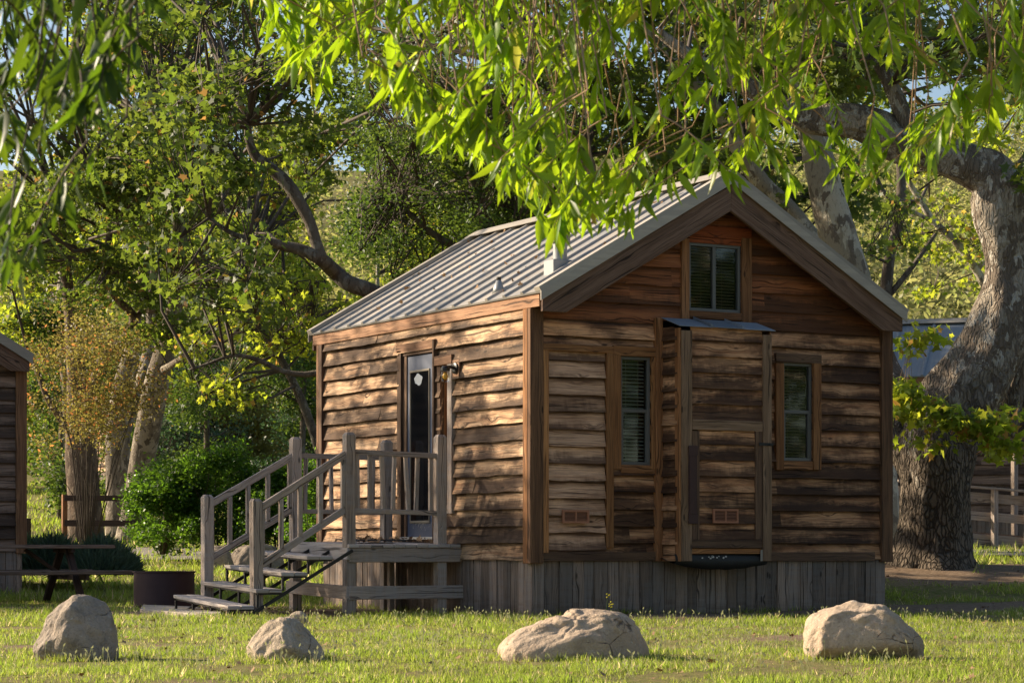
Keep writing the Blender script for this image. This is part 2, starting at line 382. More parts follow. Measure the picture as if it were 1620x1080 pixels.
def groundm():
    N=NT('lawn_soil'); p=N.wpos(); r,g,b=N.rnd()      # r = bare soil amount
    n1=N.noise(p,1.1,5,.6); n2=N.noise(p,14,6,.7); n3=N.noise(p,70,4,.7)
    gr=N.mix(N.smooth(n1,.35,.65),(.11,.13,.03),(.20,.18,.06))
    gr=N.mix(N.smooth(n2,.42,.62),gr,(.22,.17,.085))
    so=N.mix(N.smooth(n2,.35,.65),(.17,.115,.075),(.27,.195,.135))
    so=N.mix(N.smooth(n3,.55,.72),so,(.06,.04,.025))
    c=N.mix(N.smooth(N.add(r,N.mul(N.m_('SUBTRACT',n2,.5),.5)),.4,.65),gr,so)
    N.bump(N.add(n2,N.mul(n3,.5)),.7,.02); return N.fin(c,.95,0,.1)
M['ground']=groundm()
M['road']=plain('grey_gravel_road',(.24,.21,.19),.9,0,.5,14,.01)
# ------------------------------------------------------------------ ground
random.seed(7)
CW,CL=4.536,5.04
def soil(x,y):
    """0 grass .. 1 bare soil"""
    a,d=toad(x,y); s=0.0
    dx=max(-x,0,x-CW); dy=max(-y,0,y-CL); di=math.hypot(dx,dy)
    s=max(s,1-di/0.55)
    if -0.6<x<9 and y<0: s=max(s,1.7-abs(y+.8-0.12*x)/.75*1.0)*min(1,(x+.6)/.8)  # strip along the gable: bare dirt, partly painted in for the cabin's shade
    # below deck and stairs
    dx=max(-3.1-x,0,x+0); dy=max(1.3-y,0,y-3.1); s=max(s,1-math.hypot(dx,dy)/.4)
    # round the fire ring and table
    s=max(s,.95-abs(d-27.2)/1.0) if a<-2.4 else s
    s=max(s,1.2-math.hypot((a+3.5)/1.1,(d-25.2)/.9)*.9)
    # round the big sycamore
    s=max(s,1.1-math.hypot((a-5.7)/2.6,(d-30.2)/1.4)*.8)
    s+=1.1*max(0,mnoise.noise(Vector((x*.6,y*.6,40)))-.08)
    s+= .55*mnoise.noise(Vector((x*.7,y*.7,3)))+.35*mnoise.noise(Vector((x*2.3,y*2.3,9)))
    return min(1,max(0,s))
def make_ground():
    A=np.unique(np.concatenate([np.linspace(-260,-20,25),np.linspace(-20,-9,23),np.arange(-9,9.01,.15),np.linspace(9,20,23),np.linspace(20,260,25)]))
    D=np.unique(np.concatenate([np.linspace(-40,8,13),np.linspace(8,11,10),np.arange(11,34,.15),np.arange(34,60,.5),np.linspace(60,480,80)]))
    mb=MB(); na,nd=len(A),len(D); vs=[];rr=[]
    for d in D:
        for a in A:
            p=AD(a,d,H(a,d)); vs.append(p)
            s=soil(p.x,p.y) if (abs(a)<9.1 and 10<d<36) else .2+.3*mnoise.noise(Vector((a*.3,d*.3,1)))
            rr.append((max(0,s),0,0))
    fs=[(j*na+i,j*na+i+1,(j+1)*na+i+1,(j+1)*na+i) for j in range(nd-1) for i in range(na-1)]
    mb.mesh(vs,fs,None,rr)
    o=mb.build('ground',M['ground'],smooth=True); tag(o,kind='structure')
make_ground()
def make_road():
    mb=MB(); vs=[];n=60
    for i in range(n+1):
        a=lerp(-30,24,i/n); t=sstep(a,-4,6); d0=lerp(45.2,35.0,t); d1=lerp(50.2,38.6,t)
        for j in range(6):
            d=lerp(d0,d1,j/5); vs.append(AD(a,d,H(a,d)+.035))
    fs=[(i*6+j,(i+1)*6+j,(i+1)*6+j+1,i*6+j+1) for i in range(n) for j in range(5)]
    mb.mesh(vs,fs); tag(mb.build('road',M['road'],smooth=True),kind='structure')
make_road()
# ------------------------------------------------------------------ siding
def siding(mb,org,du,n,L,z0,z1,rowh,holes=(),top=None,th=.034,seed=1,waney=.008,z_lo=None,step=.13):
    org,du,n=Vector(org),Vector(du),Vector(n); rg=random.Random(seed)
    k=0; z=z0
    while z<z1-.01:
        zb,zt=z,min(z+rowh,z1)
        js=[0]; u=rg.uniform(1.0,3.2)
        while u<L-.4: js.append(u); u+=rg.uniform(1.4,3.4)
        js.append(L)
        kick=rg.uniform(0,.012)
        for a,b in zip(js[:-1],js[1:]):
            rnd=(rg.random(),rg.random(),rg.random()); kk=kick+rg.uniform(-.004,.006); ph=rg.uniform(0,99)
            segs=[(a,b,zb,zt)]
            for (h0,h1,g0,g1) in holes:
                ns=[]
                for (p,q,r_,s_) in segs:
                    if q<=h0 or p>=h1 or s_<=g0+.005 or r_>=g1-.005: ns.append((p,q,r_,s_)); continue
                    if p<h0: ns.append((p,h0,r_,s_))
                    if q>h1: ns.append((h1,q,r_,s_))
                    m0,m1=max(p,h0),min(q,h1)
                    if r_<g0-.015: ns.append((m0,m1,r_,g0))
                    if s_>g1+.015: ns.append((m0,m1,g1,s_))
                segs=ns
            for (p,q,r_,s_) in segs:
                if q-p<.01: continue
                m=max(1,int((q-p)/step)); vs=[];uv=[]
                for i in range(m+1):
                    u=lerp(p,q,i/m)
                    wv=waney*mnoise.noise(Vector((u*2.2+ph,z*3,seed)))+waney*.5*mnoise.noise(Vector((u*7+ph,z*3,seed)))
                    cup=.010*mnoise.noise(Vector((u*.9+ph,z*5,seed+4)))
                    tl=top(u) if top else 1e9
                    zz=[min(r_+(wv if r_==zb else 0),tl),min(lerp(r_,s_,.5),tl),min(s_+(.02 if s_==zt else 0),tl)]
                    def out(zv):
                        f=(zv-zb)/rowh; return .008+(th+kk+cup)*(1-f)
                    ob=out(zz[0])
                    vs+=[org+du*u+n*(max(.002,ob-.022-cup*.5))+Vector((0,0,zz[0]+.001)),
                         org+du*u+n*ob+Vector((0,0,zz[0])),
                         org+du*u+n*(out(zz[1])-.003)+Vector((0,0,zz[1])),
                         org+du*u+n*max(.006,out(zz[2]))+Vector((0,0,zz[2]))]
                    uv+=[(u,zz[0]-zb-.02),(u,zz[0]-zb),(u,zz[1]-zb),(u,zz[2]-zb)]
                fs=[]
                for i in range(m):
                    for j in range(3):
                        c=i*4+j; fs.append((c,c+4,c+5,c+1))
                b0=len(vs)
                # board ends
                for i in (0,m):
                    e=vs[i*4+1],vs[i*4+2],vs[i*4+3]
                    c=len(vs); vs+=[e[0],e[1],e[2],e[2]-n*.012,e[0]-n*.022]
                    uv+=[uv[i*4+1],uv[i*4+2],uv[i*4+3],uv[i*4+3],uv[i*4+1]]
                    fs.append((c,c+1,c+2,c+3,c+4))
                mb.mesh(vs,fs,uv,rnd)
        z+=rowh; k+=1
def planks(mb,org,du,n,L,z0,z1,wid,seed,o0=-.03,o1=.014,ragged=.02):
    org,du,n=Vector(org),Vector(du),Vector(n); rg=random.Random(seed); u=0
    while u<L-.01:
        w_=min(wid*rg.uniform(.75,1.2),L-u)
        if L-u-w_<.04: w_=L-u
        zz0=z0-rg.uniform(0,ragged); tl=rg.uniform(-.004,.004); oo=rg.uniform(-.008,.004)
        mb.box(org+du*(u+.002)+n*(o0+oo)+Vector((0,0,zz0)),du*(w_-.007),n*(o1-o0),du*tl+Vector((0,0,z1-zz0)),(rg.random(),rg.random(),rg.random()))
        u+=w_
# ------------------------------------------------------------------ generic cabin shell
SL=.578
def shell(root,W,L,mats,holes_g=(),holes_l=(),eZ=3.335,e=.05,g=.27,gb=.26,zs=.60,zg=-.05,seed=3,rib=.36,roofm='roof',ridge_trim=True,detail=True):
    """local frame: near-left corner at 0,0; gable wall on y=0, long wall on x=0"""
    H2=W/2; rid=eZ+SL*(H2+e)                       # metal top surface at ridge
    top=lambda u: eZ-.13+SL*(min(u,W-u)+e)
    gs,ls,hi,sk=mats
    # core
    mb=MB(); 
    wt=eZ-.14
    mb.b(.09,W-.09,.09,L-.09,zg,wt); mb.build('inner_frame',M['dark'],root)
    mb=MB(); mb.prism([(.05,.09,wt-.03),(W-.05,.09,wt-.03),(H2,.09,rid-.2)],(0,L-.18,0)); mb.build('attic_frame',M['dark'],root)
    # sheathing behind boards
    zm=zs+.177*14
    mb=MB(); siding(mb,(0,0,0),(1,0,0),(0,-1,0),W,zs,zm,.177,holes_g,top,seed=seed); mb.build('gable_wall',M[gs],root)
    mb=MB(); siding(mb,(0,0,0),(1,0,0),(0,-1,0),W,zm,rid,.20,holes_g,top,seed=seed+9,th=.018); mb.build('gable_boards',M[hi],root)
    mb=MB(); siding(mb,(0,0,0),(0,1,0),(-1,0,0),L,zs,eZ-.15,.177,holes_l,seed=seed+1,th=.040,waney=.011); mb.build('side_wall',M[ls],root)
    mb=MB(); siding(mb,(0,L,0),(1,0,0),(0,1,0),W,zs,rid,.177,(),top,seed=seed+2,step=.5); mb.build('gable_wall',M[gs],root)
    mb=MB(); siding(mb,(W,0,0),(0,1,0),(1,0,0),L,zs,eZ-.15,.177,(),seed=seed+3,step=.5); mb.build('side_wall',M[ls],root)
    # backing sheets so no gap opens between boards
    mb=MB()
    def backing(a,b,nrm,hs,Lw,zt):
        # simple vertical strips around holes
        cuts=sorted({0,Lw,*[h[0] for h in hs],*[h[1] for h in hs]})
        A,B,Nn=Vector(a),Vector(b),Vector(nrm)
        for p,q in zip(cuts[:-1],cuts[1:]):
            zz=[(zg,zt)]
            for h in hs:
                if h[0]<=p+1e-6 and h[1]>=q-1e-6:
                    nz=[]
                    for (r,s) in zz:
                        if h[2]>=s or h[3]<=r: nz.append((r,s)); continue
                        if h[2]>r: nz.append((r,h[2]))
                        if h[3]<s: nz.append((h[3],s))
                    zz=nz
            for r,s in zz: mb.box(A+B*p-Nn*.085+Vector((0,0,r)),B*(q-p),Nn*.083,(0,0,s-r))
    backing((0,0,0),(1,0,0),(0,-1,0),[h for h in holes_g if h[2]<wt],W,wt)
    backing((0,.09,0),(0,1,0),(-1,0,0),[(h[0]-.09,h[1]-.09,h[2],h[3]) for h in holes_l],L-.18,wt)
    backing((0,L,0),(1,0,0),(0,1,0),[],W,wt); backing((W,.09,0),(0,1,0),(1,0,0),[],L-.18,wt)
    # upper triangle backing, left and right of an attic opening
    ho=[h for h in holes_g if h[3]>wt]
    for yy,hs in ((.003,ho),(L-.087,[])):
        if hs:
            h=hs[0]
            for u0,u1 in((.02,h[0]),(h[1],W-.02)):
                mb.prism([(u0,yy,wt),(u1,yy,wt),(u1,yy,top(u1)),(u0,yy,max(wt,top(u0)))] ,(0,.08,0))
            mb.prism([(h[0],yy,h[3]),(h[1],yy,h[3]),(h[1],yy,top(h[1])),(H2,yy,top(H2)),(h[0],yy,top(h[0]))],(0,.08,0))
            mb.b(h[0],h[1],yy,yy+.08,wt,h[2])
        else: mb.prism([(.02,yy,wt),(W-.02,yy,wt),(H2,yy,rid-.15)],(0,.08,0))
    mb.build('sheathing',M['trim_dark'],root)
    # skirting
    mb=MB()
    planks(mb,(0,0,0),(1,0,0),(0,-1,0),W,zg,zs-.01,.145,seed+4)
    planks(mb,(0,0,0),(0,1,0),(-1,0,0),L,zg,zs+.005,.15,seed+5)
    planks(mb,(0,L,0),(1,0,0),(0,1,0),W,zg,zs,.15,seed+6)
    planks(mb,(W,0,0),(0,1,0),(1,0,0),L,zg,zs,.15,seed+7)
    mb.build('skirting',M[sk],root)
    # roof sheets
    for sgn in (1,-1):
        mb=MB(); X=lambda x:(x if sgn==1 else W-x)
        y0,y1=-g-.02,L+gb
        nrib=int((y1-y0)/rib)
        up=Vector((sgn*(H2+e+.03),0,SL*(H2+e+.03))); nn=Vector((-sgn*SL,0,1)).normalized()
        eo=Vector((X(-e-.03),0,eZ-.0175)); ysp=(y1-y0)/nrib
        for i in range(nrib):
            r3=(random.random(),random.random(),random.random())
            o=eo+Vector((0,y0+i*ysp,0))
            mb.box(o-nn*.02,up,(0,ysp,0),nn*.02,r3)
            # box rib with sloping sides
            if i>0:
                w0,w1,hh=.032,.018,.026
                P=[o+Vector((0,-w0,0)),o+Vector((0,w0,0)),o+Vector((0,w1,0))+nn*hh,o+Vector((0,-w1,0))+nn*hh]
                mb.prism([p+nn*.001 for p in P],up*.995,r3,uax=(0,1,0))
        ro=mb.build('roof',M[roofm],root)
        # rake trim metal, front and back
        for yy,dy,y2 in ((y0-.012,.11,y0-.016),(y1-.098,.11,y1+.002)):
            mt=MB()
            mt.box(eo+Vector((0,yy,0))+nn*.003,up,(0,dy,0),nn*.045)
            mt.box(eo+Vector((0,y2,-.095)),up,(0,.014,0),(0,0,.105))
            mt.build('roof_trim',M['roof_trim'],ro)
        # soffit boards
        for (ya,yb) in ((-g+.04,-.005),(L+.005,L+gb-.04)):
            mb=MB(); mb.box(Vector((X(-e+.01),ya,eZ-.10+SL*.01)),Vector((sgn*(H2+e-.01),0,SL*(H2+e-.01))),(0,yb-ya,0),(0,0,.06)); mb.build('soffit',M['soffit'],root)
        # rake boards
        for (ya,dy) in ((-g,.042),(L+gb-.06,.042)):
            mb=MB(); zt0=eZ-.045
            xb=-e+.01; low=.334
            zc=zt0-.173; xc=xb+(low-.173)/SL
            P=[(X(xb),ya,zt0),(X(H2),ya,zt0+SL*(H2-xb)),(X(H2),ya,zt0+SL*(H2-xb)-low),(X(xc),ya,zc),(X(xb),ya,zc)]
            mb.prism(P,(0,dy,0),uax=(sgn*1,0,SL)); mb.build('rake_board',M['rake'],root,bevel=.004)
        # eave fascia
        mb=MB(); x0=X(-e-.005); x1=X(-e+.038)
        mb.b(min(x0,x1),max(x0,x1),-g+.045,L+gb-.063,eZ-.165,eZ-.021)
        mb.b(min(X(-e+.04),X(0)),max(X(-e+.04),X(0)),-g+.045,L+gb-.063,eZ-.12,eZ-.06)
        mb.build('fascia_board',M['fascia'],root,bevel=.004)
    # ridge cap
    mb=MB()
    for sgn in (1,-1):
        up=Vector((-sgn*.17,0,-SL*.17)); nn=Vector((-sgn*SL,0,1)).normalized()
        mb.box(Vector((H2,-g-.04,rid+.052)),up,(0,L+g+gb+.08,0),nn*.006,(.3,.5,.5))
    mb.build('ridge_cap',M['roof_trim'],root)
    # corner trims
    c=.088
    for (cx,sx) in ((0,1),(W,-1)):
        for (cy,sy) in ((0,1),(L,-1)):
            mb=MB()
            xa,xb=cx-sx*.068,cx+sx*c; ya,yb=cy-sy*.068,cy-sy*.004
            mb.b(min(xa,xb),max(xa,xb),min(ya,yb),max(ya,yb),zs-.03,eZ-.17)
            mb.build('corner_trim',M['trim_brown'],root,bevel=.004); mb=MB()
            xa,xb=cx-sx*.070,cx-sx*.004; ya,yb=cy-sy*.002,cy+sy*c
            mb.b(min(xa,xb),max(xa,xb),min(ya,yb),max(ya,yb),zs-.03,eZ-.17)
            mb.build('corner_trim',M['trim_orange'] if (cx==0 and cy==0) else (M['trim_dark'] if cx==0 else M['trim']),root,bevel=.004)
    return rid,top
# ------------------------------------------------------------------ main cabin
random.seed(11)
cabin=thing('wooden_cabin','small brown clapboard cabin with ribbed metal roof and a wooden entry deck','cabin')
def RG(x0,x1,y0,y1,out=.03):
    xm=(x0+x1)/2; return GX(x0,out),GX(x1,out),GZ(xm,y1,out),GZ(xm,y0,out)   # X0,X1,Z0,Z1
def RL(x0,x1,y0,y1,out=.03):  # Y0 (near) .. Y1 (far)
    xm=(x0+x1)/2; return LY(x1,out),LY(x0,out),LZ(xm,y1,out),LZ(xm,y0,out)
rP=RG(866,957.5,556,866); rW1=RG(981,1029,564,735); rW2=RG(1238,1284.6,574,728.5); rW3=RG(1089.5,1172,386,493)
BX0=GX(1045.5,0); BX1=onY(1217.5,-.36)[0]; BY=-.36
rB=(BX0,BX1,.5,GZ(1110,510))
# long wall
dD=RL(634,689,555,851); dW=RL(698,711,577,801)
hg=[(rP[0],rP[1],rP[2]-.02,rP[3]),rW1,rW2,rW3,rB]
hl=[dD,dW]
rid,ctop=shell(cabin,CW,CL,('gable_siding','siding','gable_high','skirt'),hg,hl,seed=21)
# panel with vent on the gable wall
mb=MB(); siding(mb,(rP[0],0,0),(1,0,0),(0,-1,0),rP[1]-rP[0],rP[2]-.02,rP[3],.177,th=.035,seed=5,waney=.012); 
mb.build('panel_boards',M['panel_siding'],cabin)
def gbox(mb,x0,x1,y0,y1,o0,o1,**k):
    r=RG(x0,x1,y0,y1); mb.b(r[0],r[1],-o1,-o0,r[2],r[3],**k)
def part(name,mat,boxes,parent=cabin,bevel=.003):
    mb=MB()
    for bx in boxes: gbox(mb,*bx)
    return mb.build(name,M[mat],parent,bevel=bevel)
for b_ in [(856.3,866,548,874,0,.062),(857,968,545.5,556.5,0,.068),(957.5,968.5,556.7,866,0,.064)]: part('panel_frame','trim_orange',[b_])
for b_ in [(857,1040,873,887,0,.055),(1213,1383,873,887,0,.05)]: part('base_trim','trim_dark',[b_])
mb=MB(); gbox(mb,858,957,867,873,0,.045); mb.build('panel_sill',M['gable_siding'],cabin)
def louvre(x0,x1,y0,y1,base,par=cabin):
    X0,X1=onY(x0,base)[0],onY(x1,base)[0]; t=onY((x0+x1)/2,base)[1]
    Z0,Z1=CZ+(HORIZON-y1)*t/F_PX,CZ+(HORIZON-y0)*t/F_PX
    yb=base; mb=MB(); w_=.022
    mb.b(X0,X1,yb-.018,yb,Z0,Z0+w_); mb.b(X0,X1,yb-.018,yb,Z1-w_,Z1)
    for xa in (X0,(X0+X1)/2-.008,X1-w_): mb.b(xa,xa+(w_ if xa!=(X0+X1)/2-.008 else .016),yb-.0185,yb,Z0+w_,Z1-w_)
    o=mb.build('vent',M['vent'],par)
    mb=MB()
    mb.b(X0+.01,X1-.01,yb-.003,yb-.001,Z0+.01,Z1-.01); mb.build('vent_opening',M['dark'],o)
    mb=MB(); n=7
    for i in range(n):
        z=lerp(Z0+w_,Z1-w_,(i+.5)/n)
        mb.box((X0+w_,yb-.004,z+.004),(X1-X0-2*w_,0,0),(0,-.010,-.007),(0,0,.002))
    mb.build('louvre',M['vent'],o)
louvre(889,931,806,827,-.066)
def window(r,sash='v',yo=-.01,par=cabin,blind_d=.05,n=16,mat='blind'):
    x0,x1,z0,z1=r; f=.032
    root=thing('window',None,None); del_=None
    mb=MB()
    yf=yo-.012
    mb.b(x0,x1,yf,yo+.045,z0,z0+f); mb.b(x0,x1,yf,yo+.045,z1-f,z1)
    mb.b(x0,x0+f,yf,yo+.045,z0+f,z1-f); mb.b(x1-f,x1,yf,yo+.045,z0+f,z1-f)
    if sash=='v':
        zm=(z0+z1)/2; mb.b(x0+f,x1-f,yf+.003,yo+.04,zm-.018,zm+.018)
        for a in (x0+f,x1-f-.016): mb.b(a,a+.016,yf+.004,yo+.03,z0+f,zm-.018)
    else:
        xm=(x0+x1)/2; mb.b(xm-.02,xm+.02,yf+.003,yo+.04,z0+f,z1-f)
    o=mb.build('window',M['winframe'],par,bevel=.002)
    mb=MB(); mb.b(x0+f-.003,x1-f+.003,yo+.012,yo+.016,z0+f-.003,z1-f+.003); mb.build('pane',M['glass'],o)
    mb=MB()
    zz=np.linspace(z0+f+.02,z1-f-.01,n)
    for z in zz:
        mb.box((x0+f+.006,yo+.050,z),(x1-x0-2*f-.012,0,0),(0,.012,.010),(0,-.001,.001))
    for xa in (lerp(x0,x1,.3),lerp(x0,x1,.7)): mb.b(xa,xa+.002,yo+.049,yo+.051,z0+f,z1-f)
    mb.build('blind',M[mat],o)
    mb=MB(); mb.b(x0,x1,yo+.088,yo+.097,z0,z1)
    mb.b(x0-.004,x0,yo+.01,yo+.09,z0,z1); mb.b(x1,x1+.004,yo+.01,yo+.09,z0,z1); mb.b(x0,x1,yo+.01,yo+.09,z1,z1+.004); mb.b(x0,x1,yo+.01,yo+.09,z0-.004,z0)
    mb.build('window_recess',M['dark'],o)
    bpy.data.objects.remove(root)
    return o
w1=window(rW1,n=28); w2=window(rW2,n=30,mat='blind_d'); w3=window(rW3,'h',n=20,mat='blind_d')
for b_ in [(968.7,981,551,742,0,.058),(1029,1034.8,562,742,0,.056)]: part('casing','trim_orange',[b_],w1)
part('window_header','trim_orange',[(968.7,1035,548,563.5,0,.060)],w1)
part('sill','trim',[(981,1034.8,735.5,748,0,.052)],w1)
for b_ in [(1225.5,1238,574.5,743,0,.062),(1284.8,1297,574.5,743,0,.062)]: part('casing','trim_orange',[b_],w2)
part('window_header','trim_dark',[(1225,1297,560,574,0,.066)],w2)
part('sill','trim',[(1238,1284.6,729,742.5,0,.050)],w2)
for b_ in [(1077,1089.3,377,508,0,.052),(1172.4,1188,377,511,0,.052)]: part('casing','trim',[b_],w3)
part('window_header','soffit',[(1077,1188,358,376.5,0,.046),(1089.5,1172,377,386,0,.04)],w3)
part('sill','trim',[(1089.5,1172,493.5,505,0,.054)],w3)
part('trim_board','trim',[(1035,1045.3,503,887,0,.075)])
# ---- bump-out closet
mb=MB(); zt=GZ(1110,510)-.02
def BG(x0,x1,y0,y1,out=0.0):
    yy=BY-out; t=onY((x0+x1)/2,yy)[1]
    return onY(x0,yy)[0],onY(x1,yy)[0],CZ+(HORIZON-y1)*t/F_PX,CZ+(HORIZON-y0)*t/F_PX
FZ=BG(1075,1217,522,887)[3]; BZ=BG(1075,1217,522,887)[2]
lx=onY(1075,BY)[0]
mb.b(lx+.03,BX1-.03,BY+.03,-.004,BZ+.02,FZ-.02)
mb.build('closet_core',M['dark'],cabin)
mb=MB(); siding(mb,(lx,0,0),(0,-1,0),(-1,0,0),-BY,BZ,FZ,.177,seed=31,th=.02,step=.1,top=lambda u:lerp(zt,FZ,u/-BY)-.01); mb.build('closet_side',M['gable_siding'],cabin)
mb=MB(); siding(mb,(BX1,0,0),(0,-1,0),(1,0,0),-BY,BZ,FZ,.177,seed=32,th=.02); mb.build('closet_side',M['gable_siding'],cabin)
rdoor=BG(1104,1193,681,853)
rf=BG(1091.5,1204,531,665)
mb=MB(); siding(mb,(rf[0],BY,0),(1,0,0),(0,-1,0),rf[1]-rf[0],rf[2],FZ,.166,seed=37,th=.02); mb.build('closet_front',M['dark_side'] if 0 else M['gable_siding'],cabin)
def bpart(name,mat,boxes,parent=cabin,bevel=.003):
    mb=MB()
    for (x0,x1,y0,y1,o0,o1) in boxes:
        r=BG(x0,x1,y0,y1); mb.b(r[0],r[1],BY-o1,BY-o0,r[2],r[3])
    return mb.build(name,M[mat],parent,bevel=bevel)
bpart('closet_corner','closet_wood',[(1075,1091.8,523,887,-.02,.04)])
mb=MB(); mb.b(lx-.03,lx-.002,BY-.035,BY+.045,BZ,FZ-.005); mb.build('closet_corner',M['trim'],cabin,bevel=.003)
bpart('closet_corner','closet_wood',[(1204,1217.5,530,887,-.02,.042)])
bpart('closet_rail','closet_wood',[(1092.3,1203.7,665,681,-.01,.038)])
cdoor=bpart('closet_door','trim_dark',[(1092.3,1104,681.4,853,0,.035),(1192.5,1203.4,681.4,853,0,.036),(1092.3,1203.4,853.3,866.5,0,.034)])
mb=MB(); siding(mb,(rdoor[0],BY,0),(1,0,0),(0,-1,0),rdoor[1]-rdoor[0],rdoor[2],rdoor[3],.166,seed=41,th=.012,waney=.004); mb.build('door_boards',M['gable_siding'],cdoor)
mb=MB(); r=BG(1085.5,1098.5,705,828); mb.b(r[0],r[1],BY-.055,BY-.0405,r[2]-.0,r[3]); mb.b(r[0]+.005,r[1]-.03,BY-.066,BY-.0555,r[2]+.1,r[3]-.1)
for zz in (r[2],r[3]-.1): mb.b(r[0]-.006,r[1]+.004,BY-.064,BY-.0552,zz,zz+.1)
mb.build('hinge',M['hinge'],cdoor,bevel=.002)
mb=MB(); r=BG(1193,1219,701,705); mb.b(r[0]+.03,r[1],BY-.05,BY-.043,r[2],r[3]+.004); mb.tube([(r[1]-.05,BY-.05,r[2]+.012),(r[1]-.05,BY-.075,r[2]+.012)],[.006,.006],6); mb.build('latch',M['steel'],cdoor)
louvre(1127,1167,804.5,827,BY-.034,cdoor)
# orange strip and sagging tar paper under the closet
bpart('bottom_strip','trim_orange',[(1092.3,1203,867.2,875.5,0,.014)])
mb=MB(); n=18; vs=[];fs=[]
for i in range(n+1):
    u=i/n; x=lerp(lx-.06,BX1-.04,u); sag=.10*math.sin(pi*min(1,u*1.05))**.7
    zz=BZ+.075-.02*u
    for j,(yy,dz) in enumerate(((BY+.01,0),(BY-.012,-.03),(BY-.018,-.08),(BY+.02,-.095-sag*.6),(BY+.16,-.07-sag*.8),(-.02,-.03))):
        vs.append((x,yy,zz+dz+.010*mnoise.noise(Vector((x*9,j*1.7,2)))))
for i in range(n):
    for j in range(5): fs.append((i*6+j,i*6+j+1,(i+1)*6+j+1,(i+1)*6+j))
mb.mesh(vs,fs); mb.build('tar_paper',M['tar'],cabin,smooth=True)
mb=MB()
for i in range(9):
    x=lerp(rdoor[0]-.02,rdoor[0]+.38,random.random()); z=BZ+.045+random.uniform(-.015,.015)
    s_=random.uniform(.008,.022)
    P=[(x+s_*cos(t)*random.uniform(.6,1.2),BY-.021,z+s_*.7*sin(t)*random.uniform(.6,1.2)) for t in np.linspace(0,2*pi,8)[:-1]]
    mb.prism(P[::-1],(0,-.002,0))
mb.build('torn_paper',M['scuff'],cabin)
mb=MB(); r=BG(1201,1204,869,887); mb.b(r[0],r[1],BY-.032,BY-.022,r[2],r[3]); mb.build('drip_strip',M['roof_trim'],cabin)
# closet roof: three sheets with raised laps
mb=MB()
pL=Vector((GX(1043,0)-.02,-.07,GZ(1043,504,.0)));  pR=Vector((BX1+.02,-.07,pL.z))
fz=FZ+.012; q=Vector((0,BY-.055-(-.07),fz-pL.z)); wd=(pR-pL)
for i in range(3):
    o=pL+wd*(i/3)+Vector((0,0,.004*(i%2))); rr=(random.random(),random.random(),random.random())
    mb.box(o,wd/3+Vector((.02,0,0)),q,(0,0,.006),rr)
    if i: mb.prism([o+Vector((0,0,.008)),o+Vector((.05,0,.008)),o+Vector((.0,0,.035))],q*.96,rr)
mb.build('closet_roof',M['roof_blue'],cabin)
# ---- door on the long wall
def lbox(mb,x0,x1,y0,y1,o0,o1,**k):
    r=RL(x0,x1,y0,y1); mb.b(-o1,-o0,r[0],r[1],r[2],r[3],**k)
def lpart(name,mat,boxes,parent=cabin,bevel=.003):
    mb=MB()
    for bx in boxes: lbox(mb,*bx)
    return mb.build(name,M[mat],parent,bevel=bevel)
yD0,yD1,zD0,zD1=dD
yE=LY(642.8,.012); door=MB(); door.b(-.012,.03,yD0+.012,yE,LZ(665,849),LZ(665,561)); door=door.build('door',M['door'],cabin,bevel=.003)
yg0,yg1=LY(679.5,.012),LY(650.5,.012); zg0,zg1=LZ(665,823,.012),LZ(665,588,.012)
mb=MB(); 
for (a,b,c_,d_) in ((yg0-.016,yg1+.016,zg1,zg1+.025),(yg0-.016,yg1+.016,zg0-.03,zg0),(yg0-.016,yg0,zg0,zg1),(yg1,yg1+.016,zg0,zg1)):
    mb.b(-.026,-.0125,a,b,c_,d_)
lf=mb.build('lite_frame',M['doorframe'],door,bevel=.004)
mb=MB(); mb.b(-.0155,-.0130,yg0,yg1,zg0,zg1); mb.build('pane',M['glass_black'],lf)
mb=MB(); cy_,cz_=LY(661.5,.02),LZ(661.5,600,.02)
P=[(-.0165,cy_+.095*cos(t)*(1+.12*math.sin(5*t)),cz_+.062*sin(t)*(1+.15*math.cos(4*t+1))) for t in np.linspace(0,2*pi,22)[:-1]]
mb.prism(P,(-.002,0,0)); mb.build('paper_notice',M['paper'],door)
mb=MB()
for i in range(34):
    y_=lerp(yg0,yg1,random.gauss(.5,.28)); z_=LZ(665,832)+random.gauss(0,.028); l=random.uniform(.01,.035)
    if not(yD0+.03<y_<yE-.03): continue
    mb.box((-.0135,y_,z_),(0,random.uniform(-.008,.008),l),(0,.004,0),(-.0012,0,0))
mb.build('scuff_marks',M['scuff'],door)
mb=MB(); kz=LZ(684,752)
mb.tube([(-.012,yD0+.05,kz),(-.05,yD0+.05,kz),(-.055,yD0+.05,kz),(-.075,yD0+.05,kz),(-.08,yD0+.05,kz)],[.028,.012,.024,.028,.015],10)
mb.build('handle',M['steel'],door,smooth=True)
mb=MB()
for py in (602,705,815):
    z=LZ(643,py); mb.b(-.022,-.0125,yE-.02,yE+.004,z-.05,z+.05)
mb.build('hinge',M['galv'],door)
lpart('door_frame','trim_dark',[(631,637.2,555,853,0,.055),(637.3,642.6,558,853,-.03,.025),(688.6,691,537,853,0,.07)])
mb=MB(); mb.b(-.035,-.0,yD0,yD1-.06,zD1-.035,zD1-.002); mb.build('door_head',M['trim_dark'],cabin)
mb=MB(); mb.b(-.055,-.004,yD0-.02,yD1+.08,zD1+.0,zD1+.10); mb.build('door_header',M['fascia'],cabin,bevel=.004)
mb=MB(); mb.b(-.07,.02,yD0,yD1-.05,LZ(665,853),LZ(665,848.8)); mb.build('threshold',M['sill'],cabin,bevel=.003)
